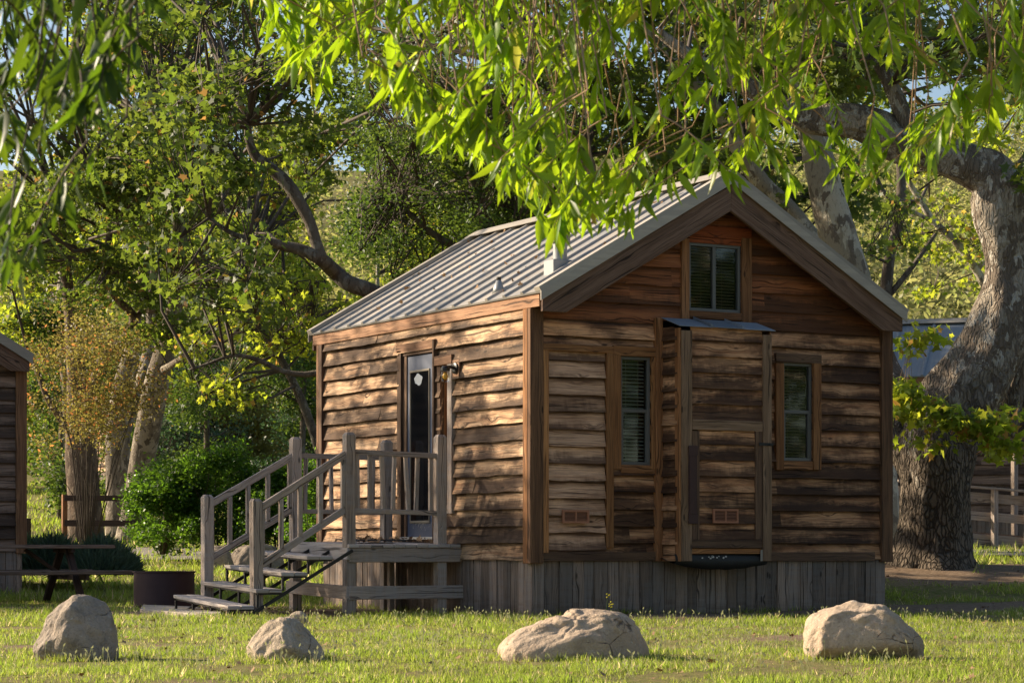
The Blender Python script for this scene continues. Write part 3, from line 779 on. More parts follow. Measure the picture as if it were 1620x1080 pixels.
# narrow window beside the door (set into the wall)
y0,y1,z0,z1=dW
mb=MB(); f=.02
mb.b(-.0,.05,y0,y0+f,z0,z1); mb.b(-.0,.05,y1-f,y1,z0,z1); mb.b(0,.05,y0+f,y1-f,z1-f,z1); mb.b(0,.05,y0+f,y1-f,z0,z0+f)
nw=mb.build('window',M['trim_orange'],cabin)
mb=MB(); mb.b(.045,.05,y0+f,y1-f,z0+f,z1-f); mb.build('pane',M['dark'],nw)
mb=MB(); nz=26
for i in range(nz):
    z=lerp(z0+f,z1-f,(i+.5)/nz); mb.b(.036,.040,y0+f,y1-f-.0,z-.004,z+.004)
for yy in np.linspace(y0+f,y1-f,5)[1:-1]: mb.b(.032,.0355,yy-.003,yy+.003,z0+f,z1-f)
mb.build('grille',M['blind'],nw)
lpart('casing','deck',[(711.3,718.3,562,812,0,.062)],nw)
lpart('casing','trim_dark',[(691.2,697.5,577.5,812,0,.04)],nw)
lpart('window_header','fascia',[(691.3,718.5,562,577,0,.066)],nw)
lpart('sill','tread',[(698,711,801.5,812,0,.03)],nw)
# wall lamp
ly,lz=LY(724.5,.05),LZ(724.5,583,.05)
mb=MB(); r=RL(719,730,569,596); mb.b(-.058,-.036,r[0],r[1],r[2],r[3]); lb=mb.build('lamp_block',M['panel_siding'],cabin,bevel=.003)
lc_y=(r[0]+r[1])/2; lc_z=lerp(r[2],r[3],.5)
mb=MB(); mb.tube([(-.059,lc_y,lc_z),(-.075,lc_y,lc_z),(-.082,lc_y,lc_z)],[.062,.060,.04],16)
mb.tube([(-.07,lc_y,lc_z),(-.12,lc_y,lc_z+.012),(-.17,lc_y,lc_z+.008),(-.185,lc_y,lc_z-.02)],[.018,.018,.020,.022],8)
mb.tube([(-.185,lc_y,lc_z+.02),(-.185,lc_y,lc_z-.005),(-.185,lc_y,lc_z-.035)],[.030,.052,.052],14)
lm=mb.build('wall_lamp',M['black'],lb,smooth=False)
mb=MB(); mb.tube([(-.185,lc_y,lc_z-.036),(-.185,lc_y,lc_z-.12),(-.185,lc_y,lc_z-.15)],[.048,.048,.040],14); mb.build('jar',M['jar'],lb,smooth=True)
mb=MB(); mb.tube([(-.185,lc_y,lc_z-.045),(-.185,lc_y,lc_z-.07),(-.185,lc_y,lc_z-.10),(-.185,lc_y,lc_z-.125)],[.012,.024,.030,.012],10); mb.build('bulb',M['bulb'],lb,smooth=True)
# roof vents on the near slope
def onroof(px,py):
    k=(px-810)/F_PX; m=(HORIZON-py)/F_PX; dx,dy,dz=VX+RX*k,VY+RY*k,m
    # Z = 3.335+SL*(X+.05)
    t=(3.335+SL*(CX+.05)-CZ)/(dz-SL*dx); return CX+dx*t,CY+dy*t,CZ+dz*t
x,y,z=onroof(886,424)
mb=MB(); mb.b(x-.13,x+.13,y-.09,y+.12,z-.09,z+.08); fl=mb.build('flue_pipe',M['galv'],cabin,bevel=.008)
mb=MB(); mb.tube([(x,y,z+.07),(x,y,z+.30)],[.075,.075],18,cap=False); mb.build('pipe',M['galv'],fl,smooth=True)
mb=MB()
for i in range(22):
    t=2*pi*i/22; mb.box((x+.098*cos(t)-.006,y+.098*sin(t)-.006,z+.275),(.012,0,0),(0,.012,0),(0,0,.095))
mb.tube([(x,y,z+.265),(x,y,z+.285)],[.108,.108],18); mb.tube([(x,y,z+.285),(x,y,z+.36)],[.088,.088],18); mb.tube([(x,y,z+.36),(x,y,z+.385)],[.104,.098],18)
mb.build('flue_cap',M['roof_trim'],fl)
x,y,z=onroof(789,463)
mb=MB(); mb.tube([(x,y,z-.02),(x,y,z+.05),(x,y,z+.13)],[.075,.055,.028],14); mb.build('pipe_boot',M['galv'],cabin,smooth=True)
mb=MB(); mb.tube([(x,y,z+.13),(x,y,z+.165)],[.026,.026],12); mb.build('vent_pipe',M['steel'],cabin,smooth=True)
# ------------------------------------------------------------------ entry deck and stairs (one thing, bolted together)
random.seed(5)
deck=thing('entry_deck','weathered grey timber deck with railings and four open steps below the blue door','deck',(-.7,2.2,0))
DX=-1.36; DY0,DY1=1.50,2.98
def dz(y): return lerp(.765,.795,(y-DY0)/(DY1-DY0))      # settled: far end sits a little higher
def B(mb,name,mat='deck',bevel=.006):
    o=mb.build(name,M[mat],None,bevel=bevel); o.parent=deck; o.matrix_parent_inverse=Matrix.Translation((.7,-2.2,0)); return o
for i in range(10):
    x0=lerp(DX-.02,-.04,i/10); x1=lerp(DX-.02,-.04,(i+1)/10)
    mb=MB(); mb.box((x0+.004,DY0-.03-random.uniform(0,.012),dz(DY0)-.035),(x1-x0-.008,0,0),(0,DY1-DY0+.05,dz(DY1)-dz(DY0)),(0,0,.035+random.uniform(-.003,.003))); B(mb,'deck_board','tread',.004)
mb=MB(); mb.b(DX-.0,-.02,DY0-.02,DY0+.025,.575,.728); B(mb,'rim_joist')
mb=MB(); mb.box((DX-.025,DY0-.015,.60),(.045,0,0),(0,DY1-DY0+.02,.03),(0,0,.132)); B(mb,'rim_joist','tread')
mb=MB(); mb.b(DX+.02,-.02,DY1-.03,DY1+.01,.60,.75); B(mb,'rim_joist')
mb=MB(); mb.b(DX-.0,.02,DY0-.018,DY0+.022,.185,.325); B(mb,'lower_rail')
mb=MB(); mb.box((DX-.025,DY0+.0,.19),(.04,0,0),(0,DY1-DY0+.08,.035),(0,0,.14)); B(mb,'lower_rail')
def post(x,y,z0,z1,w_=.105,yaw=0,mat='deck',lean=(0,0)):
    mb=MB(); h=w_/2; rr=rn()
    P0=[(-h,-h),(h,-h),(h,h),(-h,h)]
    vs=[];uvs=[]
    cc=.22
    for z,s_ in ((z0,1),(z1-.03,1),(z1,.62)):
        for (a,b) in P0:
            t=(z-z0)/(z1-z0); vs.append((x+a*s_+lean[0]*t,y+b*s_+lean[1]*t,z)); 
    fs=[(0,3,2,1),(8,9,10,11)]; 
    b0=len(mb.v)
    for lv in (0,4):
        for k in range(4):
            q=[vs[lv+k],vs[lv+(k+1)%4],vs[lv+4+(k+1)%4],vs[lv+4+k]]
            mb.quad(q,[(q[0][2],k*.2),(q[1][2],k*.2+w_),(q[2][2],k*.2+w_),(q[3][2],k*.2)],rr)
    mb.quad([vs[i] for i in (8,9,10,11)],[(0,0),(0,w_),(.01,w_),(.01,0)],rr); mb.quad([vs[i] for i in (3,2,1,0)],None,rr)
    B(mb,'post',mat,.006)
yN,yF=1.557,2.92
post(-1.33,yN,-.08,1.94); post(-1.33,yF,-.05,1.945); post(-.25,yN,-.06,1.94); post(-.22,yF,-.05,1.935,lean=(.01,0))
post(-2.38,yN,-.06,1.235,lean=(-.01,0)); post(-2.37,yF,.0,1.30)
for x in (-.06,-.62): post(x,yF+.03,-.05,.62,.07)
post(-.28,yF-.25,-.05,.62,.06)
def rail(p0,p1,w_=.04,h=.09,name='handrail',mat='deck'):
    mb=MB(); mb.beam(p0,p1,w_,h); B(mb,name,mat,.004)
rail((-1.28,yN,1.735),(-.30,yN,1.712),.05,.055); rail((-1.28,yN,1.12),(-.30,yN,1.098),.045,.05,'bottom_rail')
rail((-1.28,yF,1.74),(-.27,yF,1.735),.05,.055); rail((-1.28,yF,1.13),(-.27,yF,1.12),.045,.05,'bottom_rail')
def baluster(p0,p1,w_=.04,mat='deck'):
    mb=MB(); mb.beam(p0,p1,w_,w_,up=(0,1,0)); B(mb,'baluster',mat,.003)
for i,(t,le) in enumerate(((.05,0),(.2,.0),(.34,.03),(.5,-.02),(.63,.035),(.78,-.02),(.94,0))):
    x=lerp(-1.28,-.3,t); baluster((x+le,yN+.01,1.125),(x,yN+.01,1.71))
for t in (.06,.22,.38,.54,.70,.88):
    x=lerp(-1.28,-.27,t); baluster((x,yF-.01,1.13),(x+random.uniform(-.015,.015),yF-.01,1.715))
for (yy,zb) in ((yN,0),(yF,.06)):
    a=Vector((-2.34,yy,1.135+zb)); b=Vector((-1.37,yy,1.71+zb*.3)); c=Vector((0,0,-.575))
    rail(a,b,.045,.075); rail(a+c*1.02,b+c,.045,.07,'bottom_rail')
    for t in (.02,.24,.46,.70,.97):
        p=a.lerp(b,t); baluster(p+c*.97,p-Vector((0,0,.035)),.045)
# treads on a steel frame
TR=[(-2.755,.139,-2.74,.226),(-2.445,.305,-2.43,.37),(-2.16,.475,-2.15,.545),(-1.872,.644,-1.862,.70)]
ty0,ty1=1.42,2.97
for i,(xn,zn,xf,zf) in enumerate(TR):
    for k in (0,1):
        wd=.142; mb=MB()
        mb.box((xn+k*.148,ty0,zn-.038),(wd,0,-.002),(xf-xn,ty1-ty0,zf-zn),(0,0,.038)); B(mb,'tread','tread',.006)
    mb=MB()
    for t in (.02,.33,.66,.985):
        y=lerp(ty0,ty1,t); x=lerp(xn,xf,t)+.012; z=lerp(zn,zf,t)-.038
        dn=.15 if i else z-.0-lerp(-.01,.05,t)
        mb.box((x,y-.014,z-dn),(.022,0,0),(0,.028,0),(0,0,dn))
        if t in(.02,.985) or i==0: mb.box((x,y-.012,z-.020),(.28,0,0),(0,.024,0),(0,0,.018))
    mb.box((xn+.016,ty0,zn-.055),(.012,0,0),(xf-xn,ty1-ty0,zf-zn),(0,0,.016))
    B(mb,'step_bracket','steel',0)
for t in (.02,.33,.66,.985):
    y=lerp(ty0,ty1,t); e=.07*t
    mb=MB(); mb.beam((-2.62,y,-.03+e),(-1.34,y,.70+e*.5),.02,.034); B(mb,'stringer','steel',0)
# door mat and dry leaves
mt=MB(); mt.box((-.98,2.02,.80),(.62,0,0),(0,.62,.012),(0,0,.012)); o=mt.build('door_mat',M['mat'],bevel=.003); tag(o,'dark rubber mat lying on the deck in front of the blue door','door mat')
# ------------------------------------------------------------------ neighbouring cabins
random.seed(21)
lc=thing('wooden_cabin','dark clapboard cabin behind the picnic table, cut off by the left edge of the view','cabin')
p=AD(-6.93,33.0,.07); lc.rotation_euler=(0,0,0); lc.location=(p.x-CW,p.y,.07)
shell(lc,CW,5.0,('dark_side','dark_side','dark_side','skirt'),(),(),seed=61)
lw=thing('tmp',None,None); bpy.data.objects.remove(lw)
rc=thing('wooden_cabin','dark cabin with blue grey sheet roof behind the big sycamore trunk','cabin')
p=AD(5.9+8.6,43.0-2.6,.72)
# its long side faces the camera: local +Y runs to the right, gable away
ang=math.atan2(RY*.957-VY*.29, RX*.957-VX*.29)    # heading of the eave line
rc.location=p; rc.rotation_euler=(0,0,ang+pi/2)
# local x=0 wall must face the camera: mirror by turning so that +Y local = eave line and -X local = camera
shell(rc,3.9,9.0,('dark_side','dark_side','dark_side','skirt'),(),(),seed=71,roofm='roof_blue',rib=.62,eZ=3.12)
# ramp railing in front of it
rr=thing('ramp_railing','grey timber ramp railing of wide boards beside the big sycamore trunk','railing',AD(8.0,39.5,.6))
inv=Matrix.Translation(-Vector(rr.location))
def RB(mb,name,mat='deck'):
    o=mb.build(name,M[mat],None,bevel=.004); o.parent=rr; o.matrix_parent_inverse=inv; return o
for px in (1468,1522,1573.5,1626,1680):
    mb=MB(); q=PX(px,874,39.0); zt=CZ+(HORIZON-(770+(px-1545)*.085))*39.0/F_PX
    mb.box(q+Vector((-.05,-.05,-.25)),(.09,0,0),(0,.09,0),(0,0,zt-q.z+.25)); RB(mb,'post')
for (ya,yb) in ((778,793),(808,822),(843,866)):
    mb=MB(); sl_=.085
    a=PX(1420,(ya+yb)/2-10.6*.9,39.1); b=PX(1760,(ya+yb)/2+18,39.1); mb.beam(a,b,.04,(yb-ya)*39/F_PX); RB(mb,'board_rail')
mb=MB(); mb.beam(PX(1420,760,39.0),PX(1760,788,39.0),.14,.04); RB(mb,'cap_rail')
mb=MB(); mb.beam(PX(1605,700,40.3),PX(1605,868,40.3),.09,.09,up=(0,1,0)); RB(mb,'post')
mb=MB(); a=PX(1420,835,39.9); b=PX(1760,862,39.9); mb.beam(a,b,1.3,.05); RB(mb,'ramp_floor','table')
# far cabin in the dark trees
fc=thing('wooden_cabin','far small cabin half hidden in dark trees beyond the steps','cabin')
p=PX(405,770,78); fc.location=(p.x-CW,p.y,p.z-.1)
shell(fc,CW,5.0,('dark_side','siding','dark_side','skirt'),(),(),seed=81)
mb=MB(); mb.b(CW-1.9,CW-1.2,-.07,-.02,1.2,2.3); 
o=mb.build('window',M['glass_black'],fc); mb=MB(); 
for bx in ((CW-2.0,CW-1.1,2.3,2.42),(CW-2.0,CW-1.1,1.08,1.2)): mb.b(bx[0],bx[1],-.09,-.02,bx[2],bx[3])
for xx in (CW-2.0,CW-1.2): mb.b(xx,xx+.1,-.088,-.02,1.2,2.3)
mb.build('casing',M['trim'],o)
# ------------------------------------------------------------------ picnic table
random.seed(9)
tr_=PX(210,905,28.9)       # right end of the near bench
pt=thing('picnic_table','long dark timber picnic table with benches on a steel frame beside the left cabin','picnic table',(tr_.x-1.2,tr_.y+.7,.02))
inv2=Matrix.Translation(-Vector(pt.location))
def TB(mb,name,mat='table',bv=.006):
    o=mb.build(name,M[mat],None,bevel=bv); o.parent=pt; o.matrix_parent_inverse=inv2; return o
xr,yb=tr_.x,tr_.y
for i,(y0,y1,z) in enumerate(((0,.27,.44),(1.30,1.55,.44))):
    mb=MB(); mb.b(xr-2.45+(-.55 if i else 0),xr-(.05 if i else 0),yb+y0,yb+y1,z-.045,z+.005); TB(mb,'bench')
for i in range(5):
    mb=MB(); mb.b(xr-2.62,xr-.08,yb+.40+i*.152,yb+.545+i*.152,.715,.76+random.uniform(-.003,.003)); TB(mb,'table_top')
for xx in (xr-.62,xr-2.15):
    for (ya,yb2) in ((.02,.62),(1.52,.86)):
        mb=MB(); mb.beam((xx,yb+ya,-.02),(xx,yb+yb2,.72),.05,.09,up=(1,0,0)); TB(mb,'leg','table_dark')
    mb=MB(); mb.beam((xx+.05,yb+.02,.37),(xx+.05,yb+1.5,.37),.04,.09); TB(mb,'cross_beam','table_dark')
    mb=MB(); mb.beam((xx,yb+.42,.69),(xx,yb+1.12,.69),.05,.05); TB(mb,'top_batten','table_dark')
    s=-1 if xx>xr-1 else 1
    mb=MB(); mb.beam((xx,yb+.77,.36),(xx+s*.5,yb+.77,.70),.04,.07,up=(0,1,0)); TB(mb,'brace','table_dark')
# ------------------------------------------------------------------ fire ring
c=AD((260-810)/F_PX*27.6,27.6,0)
mb=MB(); n=48; R1=.357; vs=[];fs=[]
for i in range(n):
    t=2*pi*i/n; wob=1+.006*math.sin(3*t)
    for (r,z) in ((R1,-.05),(R1,.43),(R1+.012,.435),(R1+.012,.45),(R1-.012,.45),(R1-.010,.43),(R1-.010,-.05)):
        vs.append((r*wob*cos(t),r*wob*sin(t),z))
m=7
for i in range(n):
    for j in range(m-1):
        a=i*m+j; b=((i+1)%n)*m+j; fs.append((a,b,b+1,a+1))
mb.mesh(vs,fs); fr=mb.build('fire_ring',M['rust'],smooth=True); fr.location=c
tag(fr,'round rusty dark steel fire ring standing on the ground left of the steps','fire ring')
md=fr.modifiers.new('e','EDGE_SPLIT'); md.split_angle=radians(40)
mb=MB(); vs=[(R1*.97*cos(2*pi*i/24),R1*.97*sin(2*pi*i/24),.06) for i in range(24)]; mb.mesh(vs,[tuple(range(24))]); o=mb.build('ash_bed',M['tar']); o.parent=fr
# ------------------------------------------------------------------ rail fence by the hedge
ff=thing('rail_fence','dark two rail timber fence in front of the brown tree trunk','fence',PX(102,858,47.5))
inv3=Matrix.Translation(-Vector(ff.location))
def FB(mb,name,mat='table_dark'):
    o=mb.build(name,M[mat],None,bevel=.006); o.parent=ff; o.matrix_parent_inverse=inv3
for px in (102,262,420,500):
    q=PX(px,862,47.5); mb=MB(); mb.beam(q-Vector((0,0,.2)),q+Vector((0,0,1.03)),.10,.10,up=(0,1,0)); FB(mb,'post','trim' if px==102 else 'table_dark')
for (y0,y1) in ((783,792),(822,832)):
    for (xa,xb) in ((102,262),(262,420),(420,500)):
        mb=MB(); mb.beam(PX(xa,(y0+y1)/2,47.45),PX(xb-1,(y0+y1)/2+.5,47.45),.05,(y1-y0)*47.5/F_PX); FB(mb,'rail')
mb=MB(); q=PX(44,850,40); mb.beam(q-Vector((0,0,.3)),q+Vector((0,0,.33)),.09,.09,up=(0,1,0)); o=mb.build('timber_post',M['table_dark'],bevel=.006); tag(o,'short dark timber post beside the corner of the left cabin','post')
# ------------------------------------------------------------------ boulders
def boulder(name,label,px0,px1,ptop,pbase,d,prof,cuts,mat,seed,depth=.8,group=None,cat='boulder',sub=6):
    """prof: outline radius factors (angle deg -> height fraction) as a polygon in unit box"""
    import bmesh
    bm=bmesh.new(); bmesh.ops.create_icosphere(bm,subdivisions=sub,radius=1)
    wd=(px1-px0)/F_PX*d; ht=(pbase-ptop)/F_PX*d; 
    P=np.array(prof,float)      # closed polygon, x 0..1 left-right, y 0..1 bottom-top
    cx,cy=.5,.42
    ang=np.arctan2((P[:,1]-cy)*ht,(P[:,0]-cx)*wd); rad=np.hypot((P[:,0]-cx)*wd,(P[:,1]-cy)*ht)
    o_=np.argsort(ang); ang=ang[o_]; rad=rad[o_]
    ga=np.linspace(-pi,pi,181)[:-1]; gr=np.interp(ga,np.concatenate([ang-2*pi,ang,ang+2*pi]),np.concatenate([rad,rad,rad]))
    kk=np.exp(-.5*(np.arange(-12,13)/5.0)**2); kk/=kk.sum(); gr=np.convolve(np.concatenate([gr[-12:],gr,gr[:12]]),kk,'valid'); ang,rad=ga,gr*1.02
    ang=np.concatenate([ang-2*pi,ang,ang+2*pi]); rad=np.concatenate([rad,rad,rad])
    for v in bm.verts:
        n=v.co.normalized(); th=math.atan2(n.z,n.x)
        R=float(np.interp(th,ang,rad)); ryd=depth*wd*.5
        s=math.hypot(n.x,n.z); n0=n.copy()
        # super-ellipsoid: silhouette radius R in x-z, ryd in y
        x,z=(n.x/s*R*s**.55,n.z/s*R*s**.55) if s>1e-6 else (0,0)
        co=Vector((x,n.y*ryd*(1.0),z))
        for (nx,ny,nz,dd) in cuts:
            q=Vector((nx,ny,nz)).normalized(); e=co.x/wd*2*q.x+co.y/ryd*q.y+co.z/ht*2*q.z-dd
            if e>0:
                k=e*.80; co.x-=q.x*k*wd/2*.9; co.y-=q.y*k*ryd; co.z-=q.z*k*ht/2*.9
        f=mnoise.noise(n0*1.6+Vector((seed,0,0)))*.040+mnoise.noise(n0*3.7+Vector((seed,3,0)))*.020
        rdg=1-abs(mnoise.noise(n0*1.7+Vector((seed,9,2)))*2); f-=max(0,rdg-.88)*.09
        f+=mnoise.noise(n0*9+Vector((seed,0,5)))*.005+mnoise.noise(n0*24+Vector((seed,0,5)))*.003
        co+=n0*f*wd*1.1
        v.co=co+Vector((0,0,cy*ht))
    me=bpy.data.meshes.new(name); bm.to_mesh(me); bm.free()
    me.polygons.foreach_set('use_smooth',[True]*len(me.polygons)); me.materials.append(M[mat])
    ob=bpy.data.objects.new(name,me); COL.objects.link(ob)
    dc=d+depth*wd*.35; q=AD(((px0+px1)/2-810)/F_PX*dc,dc); a_,d_=toad(q.x,q.y)
    ob.location=(q.x,q.y,CZ+(HORIZON-pbase)*d/F_PX-.03); ob.rotation_euler=(0,0,-TH); ob.scale=(dc/d*1.0,1,dc/d)
    return tag(ob,label,cat,group)
bg_='boulders along the lawn edge'
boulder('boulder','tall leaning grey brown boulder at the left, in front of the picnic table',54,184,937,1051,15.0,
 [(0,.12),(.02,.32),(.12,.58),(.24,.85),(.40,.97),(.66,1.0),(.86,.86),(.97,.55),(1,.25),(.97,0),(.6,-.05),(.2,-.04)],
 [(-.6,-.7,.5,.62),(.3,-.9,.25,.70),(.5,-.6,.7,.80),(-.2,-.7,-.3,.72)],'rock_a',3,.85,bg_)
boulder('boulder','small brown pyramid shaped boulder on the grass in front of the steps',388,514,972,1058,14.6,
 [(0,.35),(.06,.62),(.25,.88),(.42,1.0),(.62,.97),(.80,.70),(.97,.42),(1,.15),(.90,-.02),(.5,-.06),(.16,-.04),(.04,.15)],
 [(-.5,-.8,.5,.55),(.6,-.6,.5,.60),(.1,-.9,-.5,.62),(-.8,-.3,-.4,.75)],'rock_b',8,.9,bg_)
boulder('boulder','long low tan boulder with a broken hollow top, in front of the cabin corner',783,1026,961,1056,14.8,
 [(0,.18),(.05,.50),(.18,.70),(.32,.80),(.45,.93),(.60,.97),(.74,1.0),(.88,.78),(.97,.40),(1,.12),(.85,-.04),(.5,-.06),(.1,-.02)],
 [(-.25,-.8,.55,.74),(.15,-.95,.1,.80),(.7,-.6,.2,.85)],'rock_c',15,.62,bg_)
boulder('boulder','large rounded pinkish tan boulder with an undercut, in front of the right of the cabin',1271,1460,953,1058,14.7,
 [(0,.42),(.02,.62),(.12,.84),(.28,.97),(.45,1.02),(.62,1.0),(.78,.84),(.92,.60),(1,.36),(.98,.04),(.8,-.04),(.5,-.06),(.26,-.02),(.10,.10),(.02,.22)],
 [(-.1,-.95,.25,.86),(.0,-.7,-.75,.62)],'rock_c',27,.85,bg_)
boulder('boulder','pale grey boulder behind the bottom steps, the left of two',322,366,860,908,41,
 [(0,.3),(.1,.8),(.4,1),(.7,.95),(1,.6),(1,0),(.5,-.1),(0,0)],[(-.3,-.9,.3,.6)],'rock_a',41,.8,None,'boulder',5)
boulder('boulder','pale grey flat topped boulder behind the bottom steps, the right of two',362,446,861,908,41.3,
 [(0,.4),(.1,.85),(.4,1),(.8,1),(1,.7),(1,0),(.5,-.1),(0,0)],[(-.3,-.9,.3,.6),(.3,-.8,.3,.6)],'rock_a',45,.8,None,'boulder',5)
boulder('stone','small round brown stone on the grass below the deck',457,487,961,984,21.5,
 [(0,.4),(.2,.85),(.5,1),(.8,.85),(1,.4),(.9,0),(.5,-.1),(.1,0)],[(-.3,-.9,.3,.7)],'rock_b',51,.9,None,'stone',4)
# pale slab by the bottom step
mb=MB(); rg=random.Random(4)
def slabpart(P,z0,z1):
    pts=[]
    for i in range(len(P)):
        a,b=P[i],P[(i+1)%len(P)]
        for k in range(6):
            t=k/6; px,py=lerp(a[0],b[0],t),lerp(a[1],b[1],t); d=CZ*F_PX/(py-HORIZON)
            pts.append(PX(px+rg.uniform(-1.2,1.2),py+rg.uniform(-.3,.3),d)+Vector((0,0,z0)))
    pts=[Vector((p.x,p.y,z0)) for p in pts]
    a=sum((pts[i].x*pts[(i+1)%len(pts)].y-pts[(i+1)%len(pts)].x*pts[i].y) for i in range(len(pts)))
    if a<0: pts=pts[::-1]
    mb.prism(pts,(0,0,z1-z0))
slabpart([(222,974),(300,981),(346,984),(352,976),(300,969),(226,966)],-.02,.075)
o=mb.build('stone_slab',M['slab'],bevel=.008); tag(o,'flat pale broken slab lying on the ground at the foot of the steps','slab')
# ------------------------------------------------------------------ foliage tools
SH={}
SH['syc']=(np.array([(0,0),(.22,.02),(.42,-.08),(.36,.18),(.62,.42),(.30,.46),(.14,.62),(0,1),(-.14,.62),(-.30,.46),(-.62,.42),(-.36,.18),(-.42,-.08),(-.22,.02)]),)
SH['oval']=(np.array([(0,0),(.22,.35),(.2,.65),(0,1),(-.2,.65),(-.22,.35)]),)
SH['diam']=(np.array([(0,0),(.34,.5),(0,1),(-.34,.5)]),)
SH['blade']=(np.array([(-.03,0),(.03,0),(0,1)]),)
def frames(n,rg,up=.0,droop=None):
    """random leaf frames: d = leaf direction, s = side"""
    d=rg.normal(size=(n,3)); d[:,2]=d[:,2]*.6+up
    if droop is not None: d=d*(1-droop)+np.array([0,0,-1.0])*droop
    d/=np.linalg.norm(d,axis=1)[:,None]
    r=rg.normal(size=(n,3)); r[:,2]+=.8
    s=np.cross(d,r); s/=np.linalg.norm(s,axis=1)[:,None]+1e-9
    return d,s
def leaves(name,C,size,mat,shape='syc',rg=None,up=0.0,droop=None,parent=None,rnd=None,d=None,s=None,width=1.0,cup=.12,loc=None):
    n=len(C); rg=rg or np.random.default_rng(1)
    if d is None: d,s=frames(n,rg,up,droop)
    T=SH[shape][0]; k=len(T); nn=np.cross(s,d)
    size=np.asarray(size).reshape(-1,1,1)*np.ones((n,1,1))
    V=C[:,None,:]+size*(s[:,None,:]*(T[None,:,0:1]*width)+d[:,None,:]*T[None,:,1:2]+nn[:,None,:]*(cup*(np.abs(T[None,:,0:1])*1.6-T[None,:,1:2]**2)))
    if loc is not None: V=V-np.array(loc)[None,None,:]
    me=bpy.data.meshes.new(name); me.vertices.add(n*k); me.vertices.foreach_set('co',V.astype(np.float32).ravel())
    me.loops.add(n*k); me.loops.foreach_set('vertex_index',np.arange(n*k,dtype=np.int32))
    me.polygons.add(n); me.polygons.foreach_set('loop_start',np.arange(0,n*k,k,dtype=np.int32)); me.polygons.foreach_set('loop_total',np.full(n,k,dtype=np.int32))
    me.polygons.foreach_set('use_smooth',np.ones(n,dtype=bool))
    if rnd is None: rnd=rg.random((n,3))
    rr=np.ones((n,k,4),dtype=np.float32); rr[:,:,:3]=rnd[:,None,:]
    at=me.attributes.new('rnd','FLOAT_COLOR','POINT'); at.data.foreach_set('color',rr.ravel())
    me.materials.append(M[mat]); me.update(calc_edges=True)
    o=bpy.data.objects.new(name,me); COL.objects.link(o)
    if parent: o.parent=parent
    return o
def pxl(px,py,d): return np.array(PX(px,py,d))
def sprays(cl,rg,per=13,spread=.17,flat=.55):
    """cl: (px,py,rx,ry,d,dd,nsprays) -> leaf centres and spray tint"""
    out=[];tint=[];sc=[]
    for (px,py,rx,ry,d,dd,ns) in cl:
        q=rg.normal(size=(ns,3)); q/=np.linalg.norm(q,axis=1)[:,None]; q*=rg.random((ns,1))**.45
        k=d/F_PX; c=pxl(px,py,d)
        Rv=np.array([RX,RY,0]);Vv=np.array([VX,VY,0])
        P=c+q[:,0:1]*rx*k*Rv+q[:,1:2]*dd*Vv+np.array([0,0,1])*q[:,2:3]*ry*k
        sc.append(P)
        l=np.repeat(P,per,axis=0)+rg.normal(size=(ns*per,3))*np.array([spread,spread,spread*flat])
        out.append(l); t=np.repeat(rg.random((ns,1)),per,axis=0); tint.append(t)
    return np.concatenate(out),np.concatenate(tint),np.concatenate(sc)
